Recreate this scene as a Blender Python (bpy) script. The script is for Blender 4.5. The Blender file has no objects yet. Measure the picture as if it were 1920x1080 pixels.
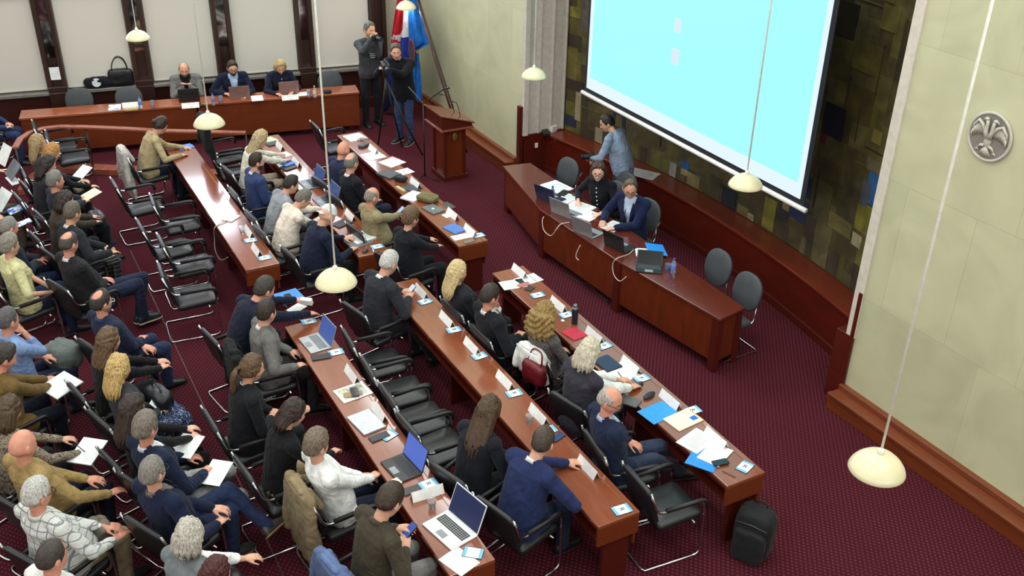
import bpy, math, random
import numpy as np
from mathutils import Vector, Matrix, noise
random.seed(7)
SC = bpy.context.scene
COL = SC.collection
PI = math.pi
R = math.radians

# ------------------------------------------------------------------ camera
F_PX, PITCH, ROLL, YAW, CAMZ = 1883.39, 0.506167, 0.02145, -0.511258, 6.5
FW = Vector((math.cos(YAW)*math.cos(PITCH), math.sin(YAW)*math.cos(PITCH), -math.sin(PITCH)))
_r = FW.cross(Vector((0, 0, 1))).normalized()
_u = _r.cross(FW)
RT = _r*math.cos(ROLL) + _u*math.sin(ROLL)
UP = -_r*math.sin(ROLL) + _u*math.cos(ROLL)
cd = bpy.data.cameras.new('camera'); cam = bpy.data.objects.new('camera', cd); COL.objects.link(cam)
m = Matrix((RT, UP, -FW)).transposed().to_4x4(); m.translation = (0, 0, CAMZ)
cam.matrix_world = m
cd.sensor_width = 36; cd.lens = 36*F_PX/1920; cd.clip_end = 100; cd.clip_start = .05
SC.camera = cam

def at(px, py, z):
    """world point at height z seen at photograph position px,py"""
    d = FW + RT*((px-960)/F_PX) - UP*((py-540)/F_PX)
    t = (z-CAMZ)/d.z
    return Vector((d.x*t, d.y*t, z))

# ------------------------------------------------------------------ mesh builder
class MB:
    def __init__(s): s.v = []; s.f = []; s.m = []; s.n = 0
    def add(s, V, F, mat=0):
        V = np.asarray(V, float).reshape(-1, 3)
        o = s.n
        s.v.append(V); s.n += len(V)
        for f in F: s.f.append([i+o for i in f]); s.m.append(mat)
        return s
    def verts(s): return np.concatenate(s.v) if s.v else np.zeros((0, 3))
    def xform(s, M):
        M = np.array(M); V = s.verts(); s.v = [V@M[:3, :3].T + M[:3, 3]]; return s
    def merge(s, o, M=None, mat=None):
        V = o.verts()
        if M is not None:
            M = np.array(M); V = V@M[:3, :3].T + M[:3, 3]
        off = s.n; s.v.append(V); s.n += len(V)
        for f, k in zip(o.f, o.m): s.f.append([i+off for i in f]); s.m.append(k if mat is None else mat)
        return s
    # primitives
    def box(s, c, d, mat=0, M=None):
        x, y, z = d[0]/2, d[1]/2, d[2]/2
        V = np.array([(-x,-y,-z),(x,-y,-z),(x,y,-z),(-x,y,-z),(-x,-y,z),(x,-y,z),(x,y,z),(-x,y,z)])
        if M is not None: V = V@np.array(M)[:3,:3].T
        return s.add(V+np.array(c), [(0,3,2,1),(4,5,6,7),(0,1,5,4),(1,2,6,5),(2,3,7,6),(3,0,4,7)], mat)
    def prism(s, pts, z0, z1, mat=0):
        n = len(pts)
        a = sum(pts[i][0]*pts[(i+1)%n][1]-pts[(i+1)%n][0]*pts[i][1] for i in range(n))
        if a < 0: pts = pts[::-1]
        V = [(x, y, z0) for x, y in pts]+[(x, y, z1) for x, y in pts]
        F = [tuple(range(n))[::-1], tuple(range(n, 2*n))]+[(i, (i+1)%n, n+(i+1)%n, n+i) for i in range(n)]
        return s.add(V, F, mat)
    def rings(s, rings, mat=0, cap=True, closed=False):
        k = len(rings); n = len(rings[0]); V = np.concatenate([np.asarray(r, float) for r in rings])
        F = []
        for j in range(k if closed else k-1):
            a, b = j*n, ((j+1) % k)*n
            for i in range(n): F.append((a+i, a+(i+1)%n, b+(i+1)%n, b+i))
        if cap and not closed: F += [tuple(range(n))[::-1], tuple(range((k-1)*n, k*n))]
        return s.add(V, F, mat)
    def tube(s, pts, r, n=8, mat=0, closed=False):
        P = [Vector(p) for p in pts]; k = len(P); rs = r if hasattr(r, '__len__') else [r]*k
        T = []
        for i in range(k):
            a = P[i-1] if (i > 0 or closed) else P[i]; b = P[(i+1)%k] if (i < k-1 or closed) else P[i]
            T.append((b-a).normalized())
        up = Vector((0,0,1)) if abs(T[0].z) < .9 else Vector((1,0,0))
        X = T[0].cross(up).normalized(); out = []
        for i in range(k):
            X = (X-T[i]*X.dot(T[i])).normalized(); Y = T[i].cross(X)
            out.append([P[i]+X*(rs[i]*math.cos(2*PI*j/n))+Y*(rs[i]*math.sin(2*PI*j/n)) for j in range(n)])
        return s.rings(out, mat, True, closed)
    def lathe(s, prof, c=(0,0,0), n=24, mat=0, cap=True):
        out = [[(c[0]+r*math.cos(2*PI*j/n), c[1]+r*math.sin(2*PI*j/n), c[2]+z) for j in range(n)] for r, z in prof]
        return s.rings(out, mat, cap)
    def cyl(s, c, r, h, n=20, mat=0): return s.lathe([(r,0),(r,h)], c, n, mat)
    def sphere(s, c, r, n=14, k=9, mat=0, M=None):
        rx, ry, rz = r if hasattr(r, '__len__') else (r, r, r); out = []
        for i in range(k+1):
            e = -PI/2+PI*(i*.98+k*.01)/k
            ring = [Vector((rx*math.cos(e)*math.cos(2*PI*j/n), ry*math.cos(e)*math.sin(2*PI*j/n), rz*math.sin(e))) for j in range(n)]
            if M is not None: ring = [M@v for v in ring]
            out.append([Vector(c)+v for v in ring])
        return s.rings(out, mat)
    def capsule(s, p0, r0, p1, r1, n=12, mat=0):
        p0, p1 = Vector(p0), Vector(p1); t = p1-p0; L = t.length
        if L < 1e-5: return s.sphere(p0, max(r0, r1), n, 8, mat)
        t /= L; up = Vector((0,0,1)) if abs(t.z) < .9 else Vector((1,0,0))
        X = t.cross(up).normalized(); Y = t.cross(X)*-1
        Y = X.cross(t)*-1
        prof = [(p0-t*(r0*math.sin(a)), r0*math.cos(a)) for a in (1.45,1.0,.5,0)]+[(p1+t*(r1*math.sin(a)), r1*math.cos(a)) for a in (0,.5,1.0,1.45)]
        return s.rings([[c+X*(q*math.cos(2*PI*j/n))+Y*(q*math.sin(2*PI*j/n)) for j in range(n)] for c, q in prof], mat)
    def loft(s, rows, n=18, p=2.0, mat=0):
        """rows of (centre, X axis, Y axis, a, b): superellipse sections"""
        out = []
        for c, X, Y, a, b in rows:
            ring = []
            for j in range(n):
                th = 2*PI*j/n; cs, sn = math.cos(th), math.sin(th)
                ring.append(Vector(c)+X*(a*math.copysign(abs(cs)**(2/p), cs))+Y*(b*math.copysign(abs(sn)**(2/p), sn)))
            out.append(ring)
        return s.rings(out, mat)

def mesh_of(mb, mats, smooth=False, name='m'):
    me = bpy.data.meshes.new(name)
    V = mb.verts()
    me.from_pydata([tuple(v) for v in V], [], mb.f)
    for m_ in (mats if isinstance(mats, (list, tuple)) else [mats]): me.materials.append(m_)
    me.polygons.foreach_set('material_index', mb.m)
    if smooth: me.polygons.foreach_set('use_smooth', [True]*len(me.polygons))
    me.update()
    return me

def smooth_by_angle(me, ang=35):
    try:
        me.polygons.foreach_set('use_smooth', [True]*len(me.polygons))
        me.set_sharp_from_angle(angle=R(ang))
    except Exception: pass

def fix_normals(me):
    import bmesh
    bm = bmesh.new(); bm.from_mesh(me); bmesh.ops.recalc_face_normals(bm, faces=bm.faces); bm.to_mesh(me); bm.free()

def obj(name, mb, mats, parent=None, smooth=False, bevel=0, label=None, loc=None, rz=0):
    me = mb if isinstance(mb, bpy.types.Mesh) else mesh_of(mb, mats, smooth is True, name)
    if not isinstance(mb, bpy.types.Mesh): fix_normals(me)
    if smooth and smooth is not True: smooth_by_angle(me, smooth)
    o = bpy.data.objects.new(name, me); COL.objects.link(o)
    if parent is not None: o.parent = parent
    if loc is not None: o.location = loc
    if rz: o.rotation_euler.z = rz
    if bevel:
        b = o.modifiers.new('bevel', 'BEVEL'); b.width = bevel; b.segments = 2; b.limit_method = 'ANGLE'; b.angle_limit = R(50)
    if label: o['label'] = label
    return o
def tag(o, label, cat, group=None):
    o['label'] = label; o['category'] = cat
    if group: o['group'] = group
    return o
def thing(name, label, cat, loc=(0,0,0), rz=0, group=None):
    o = bpy.data.objects.new(name, None); COL.objects.link(o); o.empty_display_size = .1
    o.location = loc; o.rotation_euler = (0, 0, rz)
    return tag(o, label, cat, group)
def struct(name, mb, mats, **k):
    o = obj(name, mb, mats, **k); o['kind'] = 'structure'; return o
def dup(root, loc, rz, label, group=None):
    r = root.copy(); COL.objects.link(r); r.location = loc; r.rotation_euler = (0, 0, rz)
    r['label'] = label
    if group: r['group'] = group
    for ch in list(root.children):
        c = ch.copy(); COL.objects.link(c); c.parent = r
        for g in list(ch.children):
            d = g.copy(); COL.objects.link(d); d.parent = c
    return r

# ------------------------------------------------------------------ materials
def lin(c):
    return tuple(((x/255)/12.92 if x/255 <= .04045 else ((x/255+.055)/1.055)**2.4) for x in c[:3])+(1,)
class NT:
    def __init__(s, name):
        s.mat = bpy.data.materials.new(name); s.mat.use_nodes = True
        s.t = s.mat.node_tree; s.p = s.t.nodes['Principled BSDF']
    def n(s, typ, **k):
        q = s.t.nodes.new(typ)
        for a, b in k.items():
            if a.startswith('i_'): q.inputs[a[2:].replace('_', ' ')].default_value = b
            else: setattr(q, a, b)
        return q
    def l(s, a, b): s.t.links.new(a, b)
    def obj(s, scale=(1,1,1)):
        c = s.n('ShaderNodeTexCoord'); mp = s.n('ShaderNodeMapping'); mp.inputs['Scale'].default_value = scale
        s.l(c.outputs['Object'], mp.inputs['Vector']); return mp.outputs[0]
    def ramp(s, fac, stops, interp='LINEAR'):
        r = s.n('ShaderNodeValToRGB'); r.color_ramp.interpolation = interp
        e = r.color_ramp.elements
        while len(e) < len(stops): e.new(.5)
        for q, (pos, c) in zip(e, stops): q.position = pos; q.color = c
        s.l(fac, r.inputs[0]); return r.outputs[0]
    def bump(s, h, strength=.3, dist=.005):
        b = s.n('ShaderNodeBump'); b.inputs['Strength'].default_value = strength; b.inputs['Distance'].default_value = dist
        s.l(h, b.inputs['Height']); s.l(b.outputs[0], s.p.inputs['Normal'])
def mul(c, k): return tuple(min(255, x*k) for x in c)
CACHE = {}
def plain(c, rough=.5, metal=0, spec=.5, name='plain', coat=0):
    k = ('p', tuple(c), rough, metal, spec, coat)
    if k in CACHE: return CACHE[k]
    q = NT(name); q.p.inputs['Roughness'].default_value = rough; q.p.inputs['Metallic'].default_value = metal
    q.p.inputs['Specular IOR Level'].default_value = spec; q.p.inputs['Coat Weight'].default_value = coat
    no = q.n('ShaderNodeTexNoise', i_Scale=14.0, i_Detail=3.0); q.l(q.obj(), no.inputs['Vector'])
    q.l(q.ramp(no.outputs[0], [(.3, lin(mul(c, .95))), (.7, lin(mul(c, 1.03)))]), q.p.inputs['Base Color'])
    CACHE[k] = q.mat; return q.mat
def glow(c, strength, name='glow'):
    k = ('g', tuple(c), strength)
    if k in CACHE: return CACHE[k]
    q = NT(name); q.p.inputs['Base Color'].default_value = (.02,.02,.02,1)
    q.p.inputs['Emission Color'].default_value = lin(c); q.p.inputs['Emission Strength'].default_value = strength
    q.p.inputs['Roughness'].default_value = .3
    CACHE[k] = q.mat; return q.mat
def cloth(c, rough=.85, weave=260, var=.12, name='cloth'):
    k = ('c', tuple(c), rough, weave, var)
    if k in CACHE: return CACHE[k]
    q = NT(name); q.p.inputs['Roughness'].default_value = rough; q.p.inputs['Specular IOR Level'].default_value = .2
    q.p.inputs['Sheen Weight'].default_value = .06; q.p.inputs['Sheen Roughness'].default_value = .5
    v = q.obj(); a = q.n('ShaderNodeTexNoise', i_Scale=9.0, i_Detail=4.0); q.l(v, a.inputs['Vector'])
    q.l(q.ramp(a.outputs[0], [(.3, lin(mul(c, 1-var))), (.7, lin(mul(c, 1+var)))]), q.p.inputs['Base Color'])
    b = q.n('ShaderNodeTexNoise', i_Scale=float(weave), i_Detail=1.0); q.l(v, b.inputs['Vector'])
    w = q.n('ShaderNodeTexNoise', i_Scale=16.0, i_Detail=3.0, i_Distortion=.6); q.l(v, w.inputs['Vector'])
    ad = q.n('ShaderNodeMath', operation='MULTIPLY_ADD'); q.l(b.outputs[0], ad.inputs[0]); ad.inputs[1].default_value = .12; q.l(w.outputs[0], ad.inputs[2])
    q.bump(ad.outputs[0], .5, .012)
    CACHE[k] = q.mat; return q.mat
def check(c1, c2, size=.03, lw=.18, c3=None):
    k = ('k', c1, c2, size, lw, c3)
    if k in CACHE: return CACHE[k]
    q = NT('checked_cloth'); q.p.inputs['Roughness'].default_value = .85
    v = q.obj(); sp = q.n('ShaderNodeSeparateXYZ'); q.l(v, sp.inputs[0]); ms = []
    for i, ax in enumerate((1, 2, 0)):
        d = q.n('ShaderNodeMath', operation='DIVIDE'); q.l(sp.outputs[ax], d.inputs[0]); d.inputs[1].default_value = size
        fr = q.n('ShaderNodeMath', operation='FRACT'); q.l(d.outputs[0], fr.inputs[0])
        lt = q.n('ShaderNodeMath', operation='LESS_THAN'); q.l(fr.outputs[0], lt.inputs[0]); lt.inputs[1].default_value = lw
        ms.append(lt.outputs[0])
    mx = q.n('ShaderNodeMath', operation='MAXIMUM'); q.l(ms[0], mx.inputs[0]); q.l(ms[1], mx.inputs[1])
    mx2 = q.n('ShaderNodeMath', operation='MULTIPLY'); q.l(mx.outputs[0], mx2.inputs[0]); mx2.inputs[1].default_value = .8
    mi = q.n('ShaderNodeMix', data_type='RGBA'); q.l(mx2.outputs[0], mi.inputs[0]); mi.inputs[6].default_value = lin(c1); mi.inputs[7].default_value = lin(c2)
    q.l(mi.outputs[2], q.p.inputs['Base Color'])
    w = q.n('ShaderNodeTexNoise', i_Scale=16.0, i_Detail=3.0); q.l(v, w.inputs['Vector']); q.bump(w.outputs[0], .5, .012)
    CACHE[k] = q.mat; return q.mat
def mottled(c1, c2, scale=40, thr=.5, c3=None, stretch=(1,1,1), dist=1.0):
    k = ('m', c1, c2, scale, thr, c3, stretch)
    if k in CACHE: return CACHE[k]
    q = NT('printed_cloth'); q.p.inputs['Roughness'].default_value = .85
    v = q.obj(stretch); a = q.n('ShaderNodeTexNoise', i_Scale=float(scale), i_Detail=2.0, i_Distortion=dist); q.l(v, a.inputs['Vector'])
    st = [(thr-.04, lin(c1)), (thr+.04, lin(c2))]
    if c3: st.append((thr+.14, lin(c3)))
    q.l(q.ramp(a.outputs[0], st), q.p.inputs['Base Color'])
    CACHE[k] = q.mat; return q.mat
def skin(c=(205,150,125)):
    k = ('s', c)
    if k in CACHE: return CACHE[k]
    q = NT('skin'); q.p.inputs['Roughness'].default_value = .48; q.p.inputs['Specular IOR Level'].default_value = .35
    v = q.obj(); a = q.n('ShaderNodeTexNoise', i_Scale=22.0, i_Detail=3.0); q.l(v, a.inputs['Vector'])
    q.l(q.ramp(a.outputs[0], [(.3, lin((c[0]*.97, c[1]*.9, c[2]*.88))), (.7, lin((c[0]*1.02, c[1]*1.03, c[2]*1.02)))]), q.p.inputs['Base Color'])
    CACHE[k] = q.mat; return q.mat
def hair_m(c, c2=None):
    k = ('h', c, c2)
    if k in CACHE: return CACHE[k]
    c2 = c2 or mul(c, .62)
    q = NT('hair'); q.p.inputs['Roughness'].default_value = .5; q.p.inputs['Specular IOR Level'].default_value = .4
    v = q.obj((1,1,.16)); a = q.n('ShaderNodeTexNoise', i_Scale=110.0, i_Detail=3.0); q.l(v, a.inputs['Vector'])
    q.l(q.ramp(a.outputs[0], [(.32, lin(c2)), (.64, lin(c)), (.82, lin(mul(c, 1.15)))]), q.p.inputs['Base Color'])
    q.bump(a.outputs[0], .3, .004)
    CACHE[k] = q.mat; return q.mat
def wood(c, rough=.28, scale=(1.2,14,14), coat=.35, name='varnished_wood', var=.1):
    k = ('w', c, rough, scale)
    if k in CACHE: return CACHE[k]
    q = NT(name); q.p.inputs['Roughness'].default_value = rough; q.p.inputs['Coat Weight'].default_value = coat; q.p.inputs['Coat Roughness'].default_value = .1
    v = q.obj(scale); a = q.n('ShaderNodeTexNoise', i_Scale=3.0, i_Detail=6.0, i_Distortion=.5); q.l(v, a.inputs['Vector'])
    q.l(q.ramp(a.outputs[0], [(.28, lin(mul(c, 1-var))), (.5, lin(c)), (.74, lin(mul(c, 1+var)))]), q.p.inputs['Base Color'])
    CACHE[k] = q.mat; return q.mat
def glass_m(c=(235,245,250)):
    k = ('gl', c)
    if k in CACHE: return CACHE[k]
    q = NT('clear_plastic'); q.p.inputs['Base Color'].default_value = lin(c); q.p.inputs['Roughness'].default_value = .08
    q.p.inputs['Transmission Weight'].default_value = .85; q.p.inputs['IOR'].default_value = 1.25
    CACHE[k] = q.mat; return q.mat
CHROME = plain((205,205,208), .18, 1.0, name='chrome')
BLACKP = plain((22,22,24), .45, name='black_plastic')
LEATHER = plain((30,31,34), .38, name='black_leatherette')
WHITEP = plain((240,241,240), .7, name='white_paper')
# ------------------------------------------------------------------ people
def sstep(a, b, x): t = np.clip((x-a)/(b-a), 0, 1); return t*t*(3-2*t)
def gs(x, m, s): return np.exp(-((x-m)/s)**2)
def head_radius(ph, e, female=False):
    """skull radius by azimuth (deg, 0 = face) and elevation (deg)"""
    P, E = np.radians(ph), np.radians(e)
    dx, dy, dz = np.cos(E)*np.cos(P), np.cos(E)*np.sin(P), np.sin(E)
    r = 1/np.sqrt((dx/np.where(dx > 0, .092, .1))**2+(dy/.077)**2+(dz/.122)**2)
    ap = np.abs(ph)
    r = r*(1-.25*sstep(-8, -55, e)*sstep(70, 125, ap))
    r = r*(1-.10*sstep(-18, -50, e)*gs(ap, 75, 35))
    r = r+.012*gs(ph, 0, 22)*gs(e, -52, 12)
    r = r-.005*gs(ph, 0, 40)*gs(e, -5, 26)
    r = r+.024*gs(ph, 0, 8)*gs(e, -13, 8)+.011*gs(ph, 0, 7)*gs(e, 2, 10)+.006*gs(ap, 9, 5)*gs(e, -17, 5)
    r = r+.005*gs(ap, 17, 13)*gs(e, 19, 5)-.009*gs(ap, 20, 9)*gs(e, 8, 6)
    r = r+.005*gs(ap, 38, 14)*gs(e, -8, 12)
    r = r+.006*gs(ph, 0, 14)*gs(e, -33, 4.5)-.004*gs(ph, 0, 14)*gs(e, -42, 4)
    if female: r = r*(1-.05*gs(ap, 55, 30)*sstep(-15, -45, e))
    return r
def sph(r, ph, e):
    P, E = np.radians(ph), np.radians(e)
    return np.stack([r*np.cos(E)*np.cos(P), r*np.cos(E)*np.sin(P), r*np.sin(E)], -1)
def grid_sphere(fn, npz=64, ne=40):
    ph = np.linspace(-180, 180, npz, endpoint=False); rows = []
    for e in np.linspace(-89, 89, ne): rows.append(sph(fn(ph, np.full_like(ph, e)), ph, np.full_like(ph, e)))
    return rows

def remesh(mb, voxel, smooth_it=0):
    me = bpy.data.meshes.new('tmp'); me.from_pydata([tuple(v) for v in mb.verts()], [], mb.f); me.update()
    fix_normals(me)
    o = bpy.data.objects.new('tmp', me); COL.objects.link(o)
    md = o.modifiers.new('r', 'REMESH'); md.mode = 'VOXEL'; md.voxel_size = voxel
    if smooth_it:
        sm = o.modifiers.new('s', 'SMOOTH'); sm.factor = .5; sm.iterations = smooth_it
    dg = bpy.context.evaluated_depsgraph_get()
    r = bpy.data.meshes.new_from_object(o.evaluated_get(dg))
    bpy.data.objects.remove(o); bpy.data.meshes.remove(me)
    return r
def get_v(me):
    a = np.empty(len(me.vertices)*3, np.float32); me.vertices.foreach_get('co', a); return a.reshape(-1, 3).astype(float)
def set_v(me, V): me.vertices.foreach_set('co', V.astype(np.float32).ravel()); me.update()
def get_n(me):
    a = np.empty(len(me.vertices)*3, np.float32); me.vertices.foreach_get('normal', a); return a.reshape(-1, 3).astype(float)
RNG = np.random.RandomState(5)
def wave_noise(V, scale, seed, stretch=(1,1,1), k=9):
    rg = np.random.RandomState(seed); out = np.zeros(len(V))
    for i in range(k):
        d = rg.normal(size=3); d /= np.linalg.norm(d); d *= np.array(stretch)
        out += np.sin((V@d)*(2*PI/scale)*rg.uniform(.6, 1.7)+rg.uniform(0, 6.28))
    return out/math.sqrt(k)
def wrinkle(me, amp, scale, seed, stretch=(1,1,1)):
    V = get_v(me); N = get_n(me)
    w = wave_noise(V+.02*np.stack([wave_noise(V, .2, seed+1), wave_noise(V, .2, seed+2), wave_noise(V, .2, seed+3)], -1), scale, seed, stretch)
    w = 1-np.abs(np.clip(w, -1.6, 1.6))
    set_v(me, V+N*(amp*w)[:, None])
def finish(me, mats, name, parent, loc=None):
    me.materials.clear()
    for m_ in mats: me.materials.append(m_)
    me.polygons.foreach_set('use_smooth', [True]*len(me.polygons)); me.update()
    o = bpy.data.objects.new(name, me); COL.objects.link(o); o.parent = parent
    return o

def hand_mb(curl=25, spread=5, thumb=35, side=1, point=False):
    """right-handed local frame: wrist at origin, fingers +X, palm faces -Z, thumb on +Y*side"""
    mb = MB(); X, Y, Z = Vector((1,0,0)), Vector((0,1,0)), Vector((0,0,1))
    mb.loft([(Vector((-.03,0,0)), Z, Y, .019, .025), (Vector((0,0,0)), Z, Y, .018, .026), (Vector((.035,0,0)), Z, Y, .016, .037), (Vector((.07,0,0)), Z, Y, .0145, .042), (Vector((.09,0,-.002)), Z, Y, .011, .040)], 14, 2.4)
    for i, (y, L) in enumerate(((.030,.076),(.0105,.086),(-.0105,.08),(-.030,.062))):
        p = Vector((.084, y*side, -.001)); a = R(-curl*.35); sp = R((1.5-i)*spread)*side
        c = curl if not (point and i == 0) else 5
        for j, q in enumerate((.46,.31,.23)):
            a2 = a - R(c)*(0.55 if j == 0 else 1)*(1 if j else .8)
            d = Vector((math.cos(a2)*math.cos(sp), math.cos(a2)*math.sin(sp), math.sin(a2)))
            p2 = p+d*(L*q); mb.capsule(p, .0092-.0009*j, p2, .0083-.0009*j, 8); p = p2; a = a2
    t = R(thumb); p = Vector((.022, .022*side, -.004))
    for j, (L, r0) in enumerate(((.042,.0125),(.032,.0102),(.026,.009))):
        d = Vector((math.cos(t), math.sin(t)*side, -.28-.1*j)).normalized()
        p2 = p+d*L; mb.capsule(p, r0, p2, r0-.0012, 8); p = p2; t -= R(14)
    return mb
def frame(x, up):
    x = x.normalized(); y = up.cross(x)
    if y.length < 1e-4: y = Vector((0,1,0))
    y.normalize(); z = x.cross(y)
    return Matrix((x, y, z)).transposed()
def ik(S, T, a, b, pole):
    d = T-S; L = d.length
    if L > (a+b)*.995: T = S+d*((a+b)*.995/L); d = T-S; L = d.length
    if L < abs(a-b)+.03: L = abs(a-b)+.03
    u = d.normalized(); k = (a*a-b*b+L*L)/(2*L); h = math.sqrt(max(a*a-k*k, 0))
    w = pole-u*pole.dot(u); w.normalize()
    return S+u*k+w*h, T

HAIRLINE = {  # azimuth -> elevation of the hair edge
 'short':   [(0,55),(30,53),(48,42),(62,28),(74,8),(84,-8),(95,14),(108,2),(122,-24),(150,-36),(180,-38)],
 'receding':[(0,62),(22,70),(45,62),(62,34),(76,10),(86,-8),(95,14),(108,2),(122,-24),(150,-36),(180,-38)],
 'full':    [(0,54),(30,50),(50,37),(64,18),(76,-2),(90,-20),(105,-26),(122,-34),(150,-40),(180,-42)],
}
def hairline(style, ap): x, y = zip(*HAIRLINE[style]); return np.interp(ap, x, y)
def hair_mb(kind, thick=.016, seed=1, length=.2, female=False, part=0):
    """head-local hair volume(s)"""
    mb = MB(); style = {'short':'short','receding':'receding','ring':'receding','crown':'short'}.get(kind, 'full')
    def fn(ph, e):
        ap = np.abs(ph); base = head_radius(ph, e, female)
        D = sph(1.0, ph, e)
        t = sstep(-2, 12, e-hairline(style, ap)+3.2*wave_noise(D, .11, seed+9)+2*wave_noise(D, .3, seed+7))
        if kind == 'ring': t = t*sstep(58, 40, e)*sstep(58, 80, ap)
        if kind == 'crown':
            d = sph(1.0, ph, e); c = sph(1.0, np.array(178.), np.array(64.))
            ang = np.degrees(np.arccos(np.clip(d@c, -1, 1))); t = t*sstep(24, 38, ang)
        kz = .45 if kind in ('short','receding','ring','crown') else 1
        nz = (wave_noise(D, .55, seed)*.16+wave_noise(D, .16, seed+3, (1,1,.35))*.13)*kz
        th = thick*(1+nz)*(1+.35*sstep(20, 75, e))
        if kind in ('short','receding','ring','crown'): th = th*(.55+.45*sstep(0, 55, e))
        if kind in ('long','bob','curly','wavy'): th = th*(1+.25*sstep(30,100,ap))
        if part: th = th*(1-.55*gs(ph*np.cos(np.radians(e)), part, 6)*sstep(40,60,e))
        return base-.006+(th+.006)*t
    mb.rings(grid_sphere(fn, 96, 60))
    rg = np.random.RandomState(seed)
    def fall(L, top=.045, cx0=-.04, a0=.072, b0=.094, a1=.04, b1=.1, back=-.085, nr=22, ridg=.045, tip=.45, n=80, amp=.0):
        rows = []
        for i in range(nr):
            q = i/(nr-1); z = top-(top+L)*q
            f = sstep(.12, .75, np.array(q)); a = a0+(a1-a0)*f; b = b0+(b1-b0)*math.sin(min(1, q*1.15)*PI/2)
            b *= 1-tip*sstep(.75, 1, np.array(q)); a *= 1-tip*sstep(.8, 1, np.array(q))
            if q < .1: a *= .75+2.5*q; b *= .8+2*q
            cx = cx0+(back-cx0)*f; row = []
            for j in range(n):
                th = 2*PI*j/n
                rr = 1+ridg*(.6*math.sin(9*th+seed+1.5*math.sin(3*q+seed))+.5*math.sin(17*th+seed*2+2*q)+.4*math.sin(29*th+seed*3))*min(1, q*3)
                if amp: rr += amp*math.sin(th*7+q*26+3*math.sin(th*3+seed))*min(1, q*4)
                zz = z+(.02*math.sin(13*th+seed)+.012*math.sin(23*th))*sstep(.6,1,np.array(q))
                row.append((cx+a*rr*math.cos(th), b*rr*math.sin(th), zz))
            rows.append(row)
        mb.rings(rows)
    if kind == 'long': fall(length)
    if kind == 'wavy': fall(length, amp=.035, b1=.115)
    if kind == 'bob': fall(length, cx0=-.038, a0=.076, b0=.097, a1=.07, b1=.108, back=-.045, tip=.18, nr=16)
    if kind == 'curly':
        fall(length, top=.07, a0=.105, b0=.118, a1=.08, b1=.15, back=-.06, ridg=.10, amp=.09, nr=34, n=110, tip=.3)
        rows = grid_sphere(lambda ph, e: head_radius(ph, e)-.004+.034*sstep(-4, 14, e-hairline('full', np.abs(ph)))*(1+.3*wave_noise(sph(1., ph, e), .16, seed)), 96, 60)
        mb.rings(rows)
    if kind in ('pony', 'bun'):
        if kind == 'pony':
            pts = [Vector((-.1,0,.03)), Vector((-.135,0,.02)), Vector((-.15,0,-.03)), Vector((-.15,.005,-.1)), Vector((-.14,.01,-.17)), Vector((-.135,.012,-length-.02))]
            rows = []
            rad = [.018,.026,.034,.036,.03,.008]
            for p, r_ in zip(pts, rad):
                rows.append((p, Vector((1,0,.3)).normalized(), Vector((0,1,0)), r_*.8, r_*1.15))
            rows[0] = (pts[0], Vector((0,0,1)), Vector((0,1,0)), .016, .016); rows[1] = (pts[1], Vector((.6,0,.8)).normalized(), Vector((0,1,0)), .024, .026)
            mb.loft(rows, 20)
        else: mb.sphere((-.105,0,.03), (.04,.042,.04), 18, 12)
    return mb

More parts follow.
